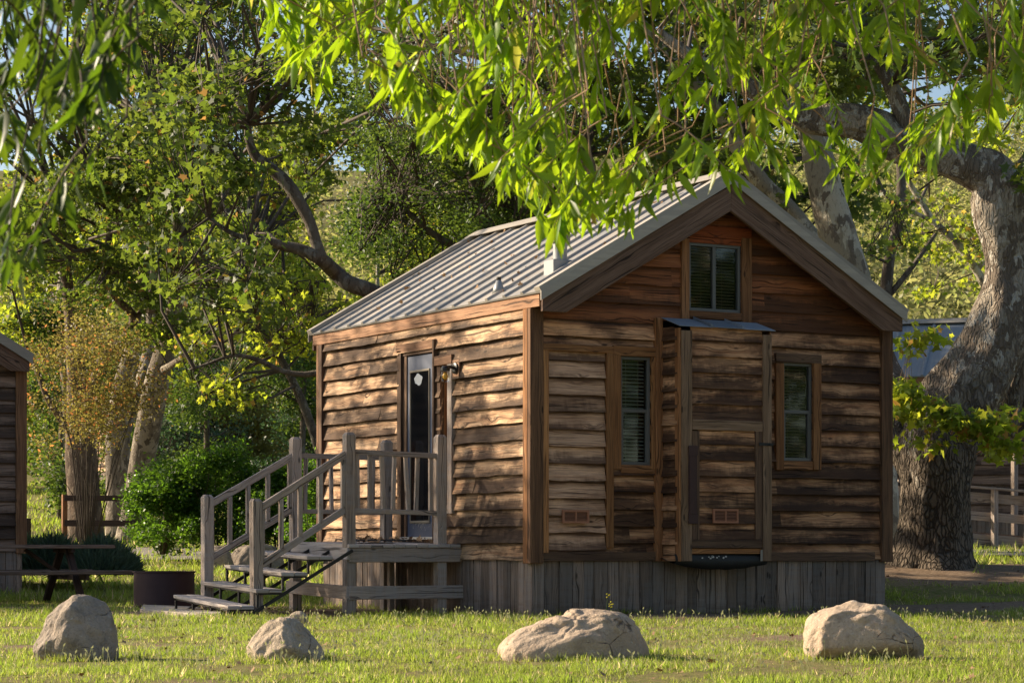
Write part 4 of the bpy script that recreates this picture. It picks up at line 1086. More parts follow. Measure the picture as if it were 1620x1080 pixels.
def tree(name,label,cat,limbs,clumps,bmat,lmat,size,seed,shape='syc',per=13,spread=.17,group=None,sides=10,rough=.10,twigs=True,droop=.25,base=None,twm='twig_d',twr=.012):
    rg=np.random.default_rng(seed)
    l0=limbs[0][0]; base=PX(l0[0],l0[1],l0[2]) if base is None else base
    root=thing(name,label,cat,base,0,group); b=np.array(base)
    allp=[]
    for li,L in enumerate(limbs):
        pts=[];rad=[]
        m=(7 if L[0][3]>60 else 3) if len(L)>2 else 4
        for i in range(len(L)-1):
            for t in np.linspace(0,1,m,endpoint=False):
                # Catmull-Rom through the measured points
                P=[L[max(i-1,0)],L[i],L[i+1],L[min(i+2,len(L)-1)]]
                f=lambda k:(.5*((2*P[1][k])+(-P[0][k]+P[2][k])*t+(2*P[0][k]-5*P[1][k]+4*P[2][k]-P[3][k])*t*t+(-P[0][k]+3*P[1][k]-3*P[2][k]+P[3][k])*t**3))
                dd=f(2); pts.append(PX(f(0),f(1),dd)-base); rad.append(max(.006,f(3)*dd/F_PX))
        e=L[-1]; pts.append(PX(e[0],e[1],e[2])-base); rad.append(e[3]*e[2]/F_PX)
        allp+= [np.array(p)+b for p in pts]
        mb=MB(); mb.tube(pts,rad,max(6,sides if max(rad)>.08 else 6)*(2 if rad[0]>.35 else 1),rough=rough,seed=seed+li)
        o=mb.build('trunk' if li==0 else 'limb',bmat if not isinstance(bmat,str) else M[bmat],root,smooth=True)
    if clumps:
        C,t,S=sprays(clumps,rg,per,spread)
        n=len(C); rnd=rg.random((n,3)); rnd[:,0]=np.clip(t[:,0]*.8+rnd[:,0]*.3,0,1); rnd[:,1]=rnd[:,1]*.6+.4*np.repeat(rg.random((len(S),1)),per,axis=0)[:,0]
        leaves('crown',C,rg.uniform(.65,1.15,n)*size,lmat,shape,rg,droop=droop,parent=root,rnd=rnd,loc=b)
        if twigs:
            A=np.array(allp); mb=MB(); k=0
            sel=S[rg.permutation(len(S))[:min(len(S),420)]]
            # clump centres hang from the nearest limb point, sprays from the clump centre
            for c in clumps:
                cc=pxl(c[0],c[1],c[4]); i=np.argmin(np.linalg.norm(A-cc,axis=1)); p0=A[i]
                dist=np.linalg.norm(cc-p0)
                if dist>7: continue
                mid=(p0+cc)/2+rg.normal(size=3)*dist*.10+np.array([0,0,.06*dist])
                r0=max(.012,min(.05,.012*dist+.01))
                mb.tube([Vector(p0-b),Vector(mid-b),Vector(cc-b)],[r0,r0*.7,r0*.4],5,cap=False,rnd=tuple(rg.random(3)))
                near=S[np.linalg.norm((S-cc),axis=1)<1.3]
                for q in near[:9]:
                    m2=(cc+q)/2+rg.normal(size=3)*.08
                    mb.tube([Vector(cc-b),Vector(m2-b),Vector(q-b)],[twr,twr*.7,twr*.35],3,cap=False,rnd=tuple(rg.random(3)))
            if mb.v: mb.build('twigs',M[twm],root,smooth=True)
    return root
def scat(x0,x1,y0,y1,n,rx,d0,d1,ns,rg,dens=None):
    out=[]
    while len(out)<n:
        x,y=rg.uniform(x0,x1),rg.uniform(y0,y1)
        if dens and rg.random()>dens(x,y): continue
        r=rx*rg.uniform(.6,1.35); out.append((x,y,r,r*.62,rg.uniform(d0,d1),rg.uniform(.4,.9),int(ns*rg.uniform(.6,1.3)*(r/rx)**1.2)))
    return out
R_=np.random.default_rng(77)
# ---- grove on the left
# leaning sycamore
tree('sycamore_tree','tall pale sycamore leaning right, its mottled trunk just left of the green hedge','tree',
 [[(204,872,53,26),(212,820,53,22),(224,740,53,20),(237,660,52.5,21),(252,590,52,19),(270,520,52,16),(284,450,52,13),(286,380,51,11),(276,300,51,8),(262,210,51,5)],
  [(254,588,52,7),(275,575,51,5.5),(298,560,50,4.5),(335,548,49,3),(370,530,49,2)],
  [(284,450,52,9),(320,400,51,7),(350,330,50,5),(372,260,50,3)]],
 scat(150,420,-120,330,60,58,50,55,13,R_)+scat(215,420,330,560,22,44,49,53,9,R_),'bark_m','syc',.125,101,per=18)
tree('sycamore_tree','pale double trunked sycamore right behind the leaning one, left of the hedge','tree',
 [[(190,872,54.5,24),(188,790,54.5,20),(186,700,54.5,19),(194,620,54.5,17),(208,560,54.5,13),(218,500,54.5,11),(226,440,54.5,10),(240,360,54,7),(272,280,54,5)],
  [(188,700,54.5,14),(206,650,55,13),(226,600,55.5,12),(238,540,56,10),(240,480,56,8),(245,400,56,6)]],
 scat(120,330,-100,420,46,52,52,58,11,R_),'bark_m','syc_y',.125,102,per=18)
tree('sycamore_tree','broad brown trunked sycamore behind the dark rail fence with a crooked white limb','tree',
 [[(137,872,51,31),(134,800,51,27),(130,740,51,25),(126,680,51,22),(122,600,51,16),(112,500,51,11),(104,420,51,8),(96,330,51,6)],
  [(132,660,51,10),(146,610,50.5,8),(162,568,50.5,7.5),(186,545,50.5,7.5),(206,522,50,7),(210,498,50,6.5),(190,478,49.5,6),(172,450,49.5,6),(168,410,49,5),(176,350,49,5)],
  [(206,520,50,6),(218,500,50,5),(226,492,50,4),(250,493,49.5,3)],
  [(118,690,51,6),(80,640,50,5),(60,590,50,4),(45,560,50,3)]],
 scat(-60,250,-120,430,62,56,45,52,13,R_,lambda x,y:.55 if (x<60 or y<150) else .9)+scat(20,240,400,500,9,34,47,50,8,R_),'bark_b','syc',.125,103,per=18)
# thin pale stem far left
tree('sycamore_tree','thin white barked tree showing above the bronze bush at the left','tree',
 [[(104,850,60,9),(106,700,60,8),(104,600,60,8),(97,540,60,8),(98,480,60,11),(100,440,60,8),(94,380,60,6)]],
 scat(0,220,380,540,16,34,58,64,9,R_),'bark_w','syc_y',.15,104)
# limbs reaching from behind the cabin roof
tree('sycamore_tree','dark limbed sycamore rising from behind the left end of the cabin roof','tree',
 [[(700,868,33.5,24),(690,700,33.5,22),(660,560,33.5,19),(625,490,33.5,16),(590,462,33.5,14),(552,448,33.5,13),(530,430,33.5,12),(508,410,33,11),(478,395,33,9),(445,388,33,8),(405,378,32.6,6),(372,372,32.5,4),(330,345,32.5,3)],
  [(510,412,33,10),(500,385,33,9),(490,352,33,9),(472,318,33,10),(455,292,33,10),(430,268,33,9),(405,248,33,8),(394,222,33,7),(392,198,33,6)],
  [(560,560,34,6),(500,590,34,5),(450,588,34,4),(410,570,34,4),(370,562,34,3),(330,575,34,2.4),(300,585,34,2)]],
 scat(240,560,-60,200,26,62,31,36,9,R_)+scat(250,400,190,460,12,44,31.5,35,7,R_)+scat(300,450,430,500,5,34,32,34,7,R_),'bark_d','syc',.125,105,per=17)
tree('sycamore_tree','light green sycamore with drooping sunlit sprays left of the cabin','tree',
 [[(545,868,44,9),(520,760,44,8),(480,640,44,7),(440,560,44,6),(400,500,44,5),(380,430,44,4)]],
 scat(285,505,455,600,16,32,43,46,7,R_)+scat(290,420,590,640,5,20,42,44,4,R_)+scat(430,560,430,540,8,36,44,48,7,R_)+scat(380,520,200,480,22,40,46,50,8,R_),'bark_d','syc_y',.125,106)
# dense small leaved tree left of the roof top
tree('oak_tree','dense dark small leaved tree just behind the cabin roof ridge','tree',
 [[(880,868,38,16),(860,600,38,14),(800,420,38,12),(760,330,38,10),(740,250,38,7),(730,180,38,4)],
  [(800,420,38,8),(700,380,38,6),(640,330,38,4)],[(800,420,38,8),(880,300,38,6),(930,230,38,4)]],
 scat(590,860,210,400,46,44,36,41,26,R_)+scat(560,980,40,240,34,50,36,41,22,R_)+scat(540,700,300,460,18,34,37,40,20,R_),'bark_d','dense',.075,107,shape='oval',per=16,spread=.16)
tree('sycamore_tree','mottled white trunked sycamore leaning behind the right slope of the cabin roof','tree',
 [[(1392,868,37,36),(1375,640,37,34),(1352,470,37,33),(1330,390,37,30),(1308,310,37,27),(1292,240,37,24),(1275,170,37,20),(1250,90,37,14),(1220,10,37,9)],
  [(1340,440,38,18),(1290,385,38,17),(1245,330,38,16),(1205,290,38,15),(1170,235,38,14),(1130,170,38,12),(1070,100,38,10),(1010,30,38,7)],
  [(940,330,38.5,4),(930,260,38.5,12),(905,230,38.5,12),(880,190,38.5,9),(860,120,38.5,7)]],
 scat(480,800,-120,300,50,50,42,48,14,R_)+scat(700,1200,-120,250,60,60,36,42,14,R_)+scat(1000,1340,60,320,26,48,38,41,9,R_)+scat(1180,1400,-100,180,20,54,36,41,11,R_),'bark_w','syc',.125,108,per=18)
tree('young_tree','thin dark stemmed tree right of the cabin roof, against the bright hillside','tree',
 [[(1407,868,48,10),(1403,640,48,10),(1400,500,48,10),(1402,450,48,10),(1408,400,48,9),(1422,350,48,8.5),(1426,290,48,7.5),(1420,220,48,6),(1412,120,48,5),(1400,40,48,4)],
  [(1404,470,48,5),(1445,420,48,4),(1480,370,48,3)],[(1422,330,48,5),(1395,300,48,4),(1380,262,48,3)]],
 scat(1360,1470,290,400,6,24,46,49,7,R_)+scat(1330,1620,-60,200,34,48,46,54,11,R_),'bark_d','syc',.14,109)
tree('sycamore_tree','pale forked sapling slanting down right between the cabin and the big trunk','tree',
 [[(1640,868,56,9),(1600,560,56,8),(1566,470,56,7),(1540,420,56,6.5),(1510,380,56,6),(1478,352,56,5.5),(1456,318,56,5),(1436,285,56,4)],
  [(1478,352,56,4),(1450,338,56,3.5),(1420,325,56,3)],[(1545,430,56,4),(1580,380,56,3),(1605,340,56,3)]],
 scat(1430,1620,330,480,15,28,54,60,7,R_)+scat(1450,1700,120,330,16,40,54,60,9,R_),'bark_w','syc_y',.14,110)
# the big sycamore
tree('sycamore_tree','massive old sycamore with thick furrowed trunk right of the cabin','tree',
 [[(1478,905,31,72),(1476,880,31,62),(1476,840,31,57),(1477,790,31,56),(1482,740,31,58),(1492,690,31,60),(1515,640,31,60),(1546,590,31,56),(1572,540,31,52),(1590,480,31,43),(1597,430,31,38),(1592,385,31,40),(1583,345,31,45),(1580,305,31,44),(1564,278,31,38),(1530,262,31,31),(1495,250,31,28),(1460,238,31,27),(1425,228,31,29),(1390,205,31,30),(1350,192,31,27),(1310,190,31,25),(1270,185,31,22),(1230,165,31,19),(1180,135,31,15),(1110,100,31,11),(1040,50,31,7)],
  [(1470,760,31,45),(1440,700,31.2,40),(1412,650,31.4,36),(1398,600,31.8,32),(1388,560,32,26),(1380,520,32.4,20),(1372,480,33,14)],
  [(1590,690,31.6,18),(1600,640,31.6,16),(1612,590,31.6,13),(1632,540,31.6,11)],
  [(1585,330,31,26),(1625,270,31.5,22),(1680,180,32,17),(1740,60,32,12)],
  [(1440,232,31,16),(1420,160,31,13),(1380,80,31,10),(1350,0,31,7)]],
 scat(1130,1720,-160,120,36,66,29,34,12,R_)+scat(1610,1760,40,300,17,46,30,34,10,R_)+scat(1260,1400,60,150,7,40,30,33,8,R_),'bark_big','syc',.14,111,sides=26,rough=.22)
bs=[o for o in bpy.data.objects if o.get('label','').startswith('massive old')][0]
rg=np.random.default_rng(5)
lo=[(1440,615,34,20,29.6,.3,14),(1470,650,40,22,29.3,.4,20),(1520,668,44,20,29.2,.4,20),(1560,680,36,22,29.2,.4,18),(1600,700,40,20,29.3,.4,18),(1420,640,28,18,29.4,.3,10),(1470,700,30,12,29.3,.3,5),(1440,545,26,18,29.6,.3,7),(1470,528,18,16,29.6,.2,5),(1585,660,26,12,29.2,.3,8)]
C,t,S=sprays(lo,rg,8,.11); n=len(C); b=np.array(bs.location)
rn_=rg.random((n,3)); rn_[:,2]*=1.03
leaves('low_spray',C,rg.uniform(.6,1.2,n)*.125,'syc_y','syc',rg,droop=.35,parent=bs,rnd=rn_,loc=b)
mb=MB()
for c in lo:
    cc=pxl(c[0],c[1],c[4]); p0=pxl(lerp(c[0],1490,.5),c[1]+18,30.4)
    mb.tube([Vector(p0-b),Vector((p0+cc)/2-b+np.array([0,0,.06])),Vector(cc-b)],[.014,.009,.005],5,cap=False)
    for q in S[np.linalg.norm(S-cc,axis=1)<.6][:7]: mb.tube([Vector(cc-b),Vector(q-b)],[.004,.002],3,cap=False)
mb.build('twigs',M['twig'],bs,smooth=True)
# trees that close the view behind
def dtree(label,px,py,d,hgt,rx,mat,seed,ns=30,cat='tree',sz=.10,n=14,name='dark_tree',group=None,tr='bark_d'):
    rg=np.random.default_rng(seed); k=F_PX/d; cl=[]
    hp=hgt*k
    for i in range(n):
        t=rg.uniform(.12,1); r=rx*(.35+.75*math.sin(pi*min(1,t*.8+.12)))*rg.uniform(.3,.55)
        cl.append((px+rg.normal()*rx*.42,py-t*hp,r,r*.8,d+rg.normal()*.8,.7,int(ns*rg.uniform(.7,1.2))))
    return tree(name,label,cat,[[(px,py+4,d,9*40/d*1.0),(px+rg.normal()*6,py-hp*.4,d,7*40/d),(px+rg.normal()*10,py-hp*.85,d,3*40/d)]],cl,tr,mat,sz,seed,shape='oval',per=14,spread=.18,group=group,twr=.01)
dtree('dark blue green tree beyond the hedge, directly left of the cabin wall',478,858,62,5.4,95,'blue',201,34,n=18,sz=.11)
dtree('dark blue green tree beyond the hedge, with the far cabin at its right foot',300,858,66,5.2,95,'blue',202,34,n=18,sz=.11)
dtree('small dark blue green tree standing close left of the far cabin',362,800,64,1.2,40,'blue',203,10,n=6,sz=.11)
g_='wooded backdrop trees'
for i,(px,d,h,lb) in enumerate(((30,72,14,'tall light green tree far behind the left cabin roof'),(420,78,13,'tall light green tree far behind the grove left of the cabin'),(600,74,14,'tall light green tree far behind the left end of the cabin roof'),(800,80,15,'tall light green tree far behind the middle of the cabin roof'),(1050,78,15,'tall light green tree far behind the cabin roof peak'))):
    dtree(lb,px,845-(d-60)*1.2,d,h,150,'far' if i in(1,) else 'syc_y',210+i,60,sz=.19,n=26,name='tall_tree',group=g_,tr='bark_w')
for (px,d,h,lb) in ((95,60,9,'dark green tree behind the bronze bush'),(330,64,10,'dark green tree behind the middle of the grove'),(470,60,8.5,'dark green tree behind the left corner of the cabin roof'),(210,68,11,'dark green tree behind the leaning sycamore')):
    dtree(lb,px,850,d,h,100,'dense',230+px,50,sz=.13,n=24,name='broadleaf_tree',tr='bark_d')
# ---- hedge shrubs
def shrub(name,label,cat,cl,mat,size,seed,d,px,py,shape='oval',per=12,spread=.07,stems=14,droop=0.0,stm='twig_d',group=None,up=.2):
    rg=np.random.default_rng(seed); base=PX(px,py,d); b=np.array(base); root=thing(name,label,cat,base,0,group)
    C,t,S=sprays(cl,rg,per,spread,.9); n=len(C); rnd=rg.random((n,3)); rnd[:,0]=np.clip(.8*t[:,0]+.3*rnd[:,0],0,1)
    leaves('foliage',C,rg.uniform(.6,1.2,n)*size,mat,shape,rg,up=up,parent=root,rnd=rnd,loc=b)
    mb=MB()
    for i in range(stems):
        q=S[rg.integers(len(S))]-b; m=q*.5+rg.normal(size=3)*.06+np.array([0,0,.05]); s0=np.array([q[0]*.12,q[1]*.12,-.1]); m[:2]*=.55+.6*rg.random()
        mb.tube([Vector(s0),Vector(m),Vector(q)],[.012,.008,.003],5,cap=False)
    mb.build('stems',M[stm],root,smooth=True); return root
def hcl(x0,x1,ytop,ybot,d,n,r,ns,rg):
    return [(lerp(x0,x1,rg.random()),lerp(ytop,ybot,rg.random()**1.1),r*rg.uniform(.6,1.2),r*.8*rg.uniform(.6,1.2),d+rg.normal()*.35,.35,int(ns*rg.uniform(.6,1.3))) for _ in range(n)]
h=lambda *a:hcl(*a,R_)
shrub('green_shrub','glossy green hedge bush farthest left, at the foot of the leaning trunk','shrub',h(210,300,745,862,43.5,34,27,34),'shrub',.085,301,43.5,255,868)
shrub('green_shrub','glossy green hedge bush with the tallest yellow green tips, in the middle of the hedge','shrub',h(290,400,725,862,43.5,40,29,36)+[(352,718,18,16,43,.3,16),(380,706,14,12,43,.3,10),(330,735,20,16,43,.3,16)],'shrub',.085,302,43.5,345,868)
shrub('green_shrub','glossy green hedge bush right of the middle, behind the stair handrails','shrub',h(390,485,745,862,43,36,27,34),'shrub',.085,303,43,440,868)
shrub('green_shrub','glossy green hedge bush touching the left cabin wall behind the deck','shrub',h(465,530,730,864,40,26,24,32),'shrub',.08,304,40,500,872)
# bronze twiggy bush
rg=np.random.default_rng(8); cl=[]
for i in range(84):
    a_=rg.uniform(-1.05,1.05); r=rg.uniform(.12,1.0); x=140+math.sin(a_)*125*r*(1.1 if a_<0 else .95); y=700-math.cos(a_)*240*r*.9+ (20 if a_>0 else 0)
    if x>215 and (y<560 or y>680): continue
    cl.append((x,y,26+10*r,26,44.5+rg.normal()*.6,.4,int(5+9*r)))
cl+=[(x_,y_,26,16,44,.4,16) for x_,y_ in ((205,612),(232,605),(252,622),(185,640),(60,560),(50,640),(70,700),(215,640))]
bz=shrub('bronze_shrub','tall bronze and orange leaved twiggy bush in front of the brown trunk','shrub',cl,'orange',.075,310,44.5,138,862,per=12,spread=.15,stems=26,stm='twig_d',up=.1)
# low rosemary
def mound(label,px0,px1,ytop,ybot,d,n,seed,mat='rosem'):
    rg=np.random.default_rng(seed); px=rg.uniform(-1,1,n); th=rg.uniform(0,2*pi,n); rr=np.sqrt(rg.random(n))
    wd=(px1-px0)/2*d/F_PX; base=np.array(PX((px0+px1)/2,ybot,d)); hh=(ybot-ytop)*d/F_PX
    C=np.zeros((n,3)); bx=rr*np.cos(th)*wd; by=rr*np.sin(th)*.7
    C[:]=base; C+=np.outer(bx,[RX,RY,0])+np.outer(by,[VX,VY,0]); C[:,2]+=hh*(1-rr**2)*.75*rg.random(n)
    dd=rg.normal(size=(n,3))*.45; dd[:,2]+=1.0; dd+=np.outer(bx/wd*.6,[RX,RY,0]); dd/=np.linalg.norm(dd,axis=1)[:,None]
    s=np.cross(dd,rg.normal(size=(n,3))); s/=np.linalg.norm(s,axis=1)[:,None]
    root=thing('rosemary_bush',label,'shrub',Vector(base))
    leaves('foliage',C,rg.uniform(.12,.30,n),mat,'blade',rg,d=dd,s=s,width=2.6,parent=root,loc=base,cup=.0)
    return root
mound('low blue green spiky bush under the picnic table, beside the left cabin',38,135,838,908,35.5,9000,401)
mound('low blue green spiky bush behind the right end of the picnic table',115,212,846,908,34.5,9000,402)
mound('low spiky bush in deep shade at the corner of the left cabin',25,75,845,900,36.5,3500,403)
# ---- near overhanging boughs
def hang(name,label,bound,trunk,seed,d0,d1,ntw,size,mat,x0,x1,ymin,tw='twig',per=24,len_px=(110,230),gaps=None,slr=(-1.5,1.1),tr0=.15):
    rg=np.random.default_rng(seed); root=thing(name,label,'tree',Vector(trunk[0])); b=np.array(trunk[0])
    mb=MB(); mb.tube([Vector(p)-Vector(trunk[0]) for p in trunk],list(tr0*np.linspace(1,.02,len(trunk))**1.3),12,rough=.1,seed=seed); mb.build('trunk',M['bark_b'],root,smooth=True)
    limb=np.array(trunk[len(trunk)//3:],float)
    Cs=[];Ds=[];Ss=[];Z=[];RR=[]; mb=MB(); made=0
    while made<ntw:
        x=rg.uniform(x0,x1); yb=float(np.interp(x,[q[0] for q in bound],[q[1] for q in bound]))
        if yb<ymin+10: continue
        ye=rg.uniform(ymin,yb) if rg.random()<.8 else yb-rg.random()*25
        if gaps and rg.random()<gaps(x,ye): continue
        if mnoise.noise(Vector((x/85,ye/75,seed)))<(.06 if ye>40 else (-.08 if ye>-60 else -.4)) and rg.random()<.95: continue
        made+=1
        d=rg.uniform(d0,d1); Lp=rg.uniform(*len_px); sl_=rg.uniform(*slr)
        tip=pxl(x,ye,d); top=pxl(x-sl_*Lp*.8,ye-Lp,d+rg.normal()*.12); 
        mid=(tip+top)/2+np.array([RX,RY,0])*sl_*-.03*1
        # curve: starts outward then hangs
        up=pxl(x-sl_*Lp*1.7,ye-Lp*1.45,d+rg.normal()*.2)
        pts=[]
        for t in np.linspace(0,1,9):
            p=(1-t)**3*up+3*(1-t)**2*t*top+3*(1-t)*t*t*mid+t**3*tip; pts.append(p)
        pts=np.array(pts); mb.tube([Vector(p-b) for p in pts],list(np.linspace(.0030,.0012,9)),4,cap=False,rnd=tuple(rg.random(3)))
        # link to the limb
        j=np.argmin(np.linalg.norm(limb-up,axis=1)+rg.random(len(limb))*.5); q=limb[j]
        mb.tube([Vector(q-b),Vector((q+up)/2-b+np.array([0,0,.05])),Vector(up-b)],[.0045,.0035,.0028],4,cap=False)
        seg=np.diff(pts,axis=0); tint=rg.random()
        for k in range(per):
            t=.25+.75*(k/per); i=min(7,int(t*8)); p=pts[i]+seg[i]*(t*8-i)
            td=seg[i]/np.linalg.norm(seg[i]); az=rg.uniform(0,2*pi); o=np.array([cos(az),sin(az),0])
            d_=o*rg.uniform(.25,1.0)+td*.5+np.array([0,0,-.6])+rg.normal(size=3)*.2; d_/=np.linalg.norm(d_)
            s_=np.cross(d_,rg.normal(size=3)); s_/=np.linalg.norm(s_)
            Cs.append(p);Ds.append(d_);Ss.append(s_);Z.append(size*rg.uniform(.45,1.25)*(1.1-.3*t)); RR.append((np.clip(tint*.7+rg.random()*.4,0,1),rg.random(),rg.random()))
    mb.build('twigs',M[tw],root,smooth=True)
    # lance leaf: two halves, folded and curved
    C=np.array(Cs);D=np.array(Ds);S=np.array(Ss);Z=np.array(Z)[:,None]; N_=np.cross(S,D); n=len(C)
    ys=[0,.12,.32,.58,.80,1.0]; ws=[0,.05,.115,.10,.05,0]; cv=rg.uniform(.05,.32,(n,1))*rg.choice([-1,1],(n,1)); fold=.35
    V=[]
    for y,wv in zip(ys,ws):
        c=C+Z*(D*y+N_*cv*y*y)
        if wv==0: V.append(c)
        else: V+= [c-Z*(S*wv-N_*wv*fold),c,c+Z*(S*wv+N_*wv*fold)]
    V=np.stack(V,axis=1)-b; k=V.shape[1]
    fl=[(0,2,1),(0,3,2)]
    for r in range(3):
        a=1+3*r; fl+=[(a,a+1,a+4,a+3),(a+1,a+2,a+5,a+4)]
    fl+=[(10,11,13),(11,12,13)]
    flat=np.concatenate([np.array(f) for f in fl]); tot=np.array([len(f) for f in fl])
    me=bpy.data.meshes.new('foliage'); me.vertices.add(n*k); me.vertices.foreach_set('co',V.astype(np.float32).ravel())
    li=(flat[None,:]+np.arange(n)[:,None]*k).ravel().astype(np.int32); me.loops.add(len(li)); me.loops.foreach_set('vertex_index',li)
    tt=np.tile(tot,n); st=np.concatenate([[0],np.cumsum(tt)[:-1]]); me.polygons.add(len(tt)); me.polygons.foreach_set('loop_start',st.astype(np.int32)); me.polygons.foreach_set('loop_total',tt.astype(np.int32))
    me.polygons.foreach_set('use_smooth',np.ones(len(tt),dtype=bool))
    rr=np.ones((n,k,4),dtype=np.float32); rr[:,:,:3]=np.array(RR)[:,None,:]; at=me.attributes.new('rnd','FLOAT_COLOR','POINT'); at.data.foreach_set('color',rr.ravel())
    me.materials.append(M[mat]); me.update(calc_edges=True); o=bpy.data.objects.new('foliage',me); COL.objects.link(o); o.parent=root
    return root
bound=[(425,60),(432,125),(470,150),(540,135),(600,150),(650,165),(665,150),(690,235),(760,245),(800,270),(850,330),(880,375),(915,345),(960,365),(985,250),(1020,190),(1100,195),(1140,250),(1175,300),(1240,290),(1280,330),(1330,335),(1345,290),(1370,325),(1420,345),(1450,240),(1500,255),(1560,235),(1590,200),(1640,180)]
def curve(P,n=9):
    out=[]
    for i in range(len(P)-1):
        p0,p1,p2,p3=P[max(i-1,0)],P[i],P[i+1],P[min(i+2,len(P)-1)]
        for t in np.linspace(0,1,n,endpoint=False): out.append(.5*((2*p1)+(p2-p0)*t+(2*p0-5*p1+4*p2-p3)*t*t+(3*p1-p0-3*p2+p3)*t*t*t))
    return out+[P[-1]]
T1=curve([AD(6.2,9.8,-.2),AD(6.0,9.7,1.6),AD(5.4,9.4,3.0),AD(4.0,9.1,3.7),AD(2.4,8.9,3.75),AD(1.0,8.8,3.6),AD(0,8.7,3.55),AD(-1.1,8.6,3.5),AD(-2.1,8.5,3.3)])
hang('overhanging_tree','bright green narrow leaved branches hanging down over the cabin roof','x',)if 0 else None
hang('overhanging_tree','bright green narrow leaved branches hanging down over the cabin roof',bound,T1,501,7.2,10.4,500,.12,'will',425,1660,-300,len_px=(55,120),per=19,
  gaps=lambda x,y:max((.85 if (990<x<1130 and y>110) else 0),(.35 if y<70 and x>1050 else 0),(.6 if 640<x<700 and y<120 else 0),
   (.0 if (1350<x<1440 and y>235) or (x>1440 and 140<y<250) or (x<1300) or y<95 else .9)))
b2=[(-20,420),(40,440),(70,300),(100,200),(130,180),(170,185),(215,120),(245,40),(260,0)]
T2=curve([AD(-3.6,5.3,-.2),AD(-3.4,5.2,1.4),AD(-2.6,5.2,2.5),AD(-1.7,5.1,2.75),AD(-.8,5.1,2.6)])
hang('overhanging_tree','dark out of focus leaves hanging in the top left corner, close to the viewer',b2,T2,502,4.6,5.8,60,.10,'will_dark',-60,250,-260,tw='twig_d',per=13,len_px=(90,180),tr0=.09,slr=(-.8,.6),gaps=lambda x,y:.6 if 60<x<250 and y<0 else 0)
# ---- unseen trees added to shade the deck, block sky and mirror in the panes
def side_tree(a,d,hgt,rx,seed,label,ns,sz=.16,lo=.25,mat='syc'):
    rg=np.random.default_rng(seed); base=AD(a,d,H(a,d)-.1); b=np.array(base); root=thing('sycamore_tree',label,'tree',base,0,'trees added outside the view to shape the light')
    mb=MB(); mb.tube([(0,0,-.1),(.1,0,hgt*.3),(-.1,.2,hgt*.6),(.1,.1,hgt*.9)],[.30,.24,.16,.05],14,rough=.1,seed=seed)
    P=[];t=[]
    for i in range(26):
        z=hgt*rg.uniform(lo,1); r=rx*rg.random()**.5*math.sin(pi*min(1,max(.12,(z/hgt-lo)/(1-lo)*.8+.15))); an=rg.uniform(0,2*pi)
        c=np.array([r*cos(an),r*sin(an),z]); mb.tube([(0,0,z*.75),Vector(c*[.5,.5,1]-[0,0,.4]),Vector(c)],[.06,.04,.015],5)
        S=c+rg.normal(size=(ns,3))*[.6,.6,.35]; P.append(np.repeat(S,12,axis=0)+rg.normal(size=(ns*12,3))*.16)
    mb.build('trunk',M['bark_w'],root,smooth=True); C=np.concatenate(P)
    leaves('crown',C,rg.uniform(.7,1.2,len(C))*sz,mat,'oval',rg,droop=.2,parent=root)
    return root
side_tree(-14.2,30.6,9.6,3.0,701,'sycamore added outside the view on the left to shade the deck',9,lo=.42)
side_tree(-18.5,31.6,10.2,2.8,702,'taller sycamore added farther outside the view on the left for shade',10,lo=.4)
side_tree(-15.0,29.8,8.7,3.0,705,'low bushy sycamore added outside the view on the left to shade the deck',26,lo=.3)
s0=side_tree(13,15.5,11,4.2,703,'sycamore added outside the view on the right to block sky and mirror in the window panes',26,.26,.12)
for (a,d,rz,lb) in ((19,20,1.3,'sycamore added outside the view on the far right to block sky'),(17,9,2.6,'sycamore added outside the view on the right to block sky, level with the viewer'),(24,14,4,'rearmost sycamore added outside the view on the right to block sky')):
    r=s0.copy(); COL.objects.link(r); r.location=AD(a,d,-.1); r.rotation_euler=(0,0,rz); r['label']=lb
    for ch in list(s0.children):
        c=ch.copy(); COL.objects.link(c); c.parent=r

rg=np.random.default_rng(655); P=[]
for i in range(70):
    x=rg.uniform(0,2.1)**1.0; y=rg.uniform(-.1,5.1); P.append((x,y,3.335+SL*(x+.05)+.02))
n=len(P); o=leaves('fallen_leaves',np.array(P),rg.uniform(.03,.07,n),'litter','syc',rg); tag(o,'dry leaves lying on the metal cabin roof','fallen leaves',kind='stuff')
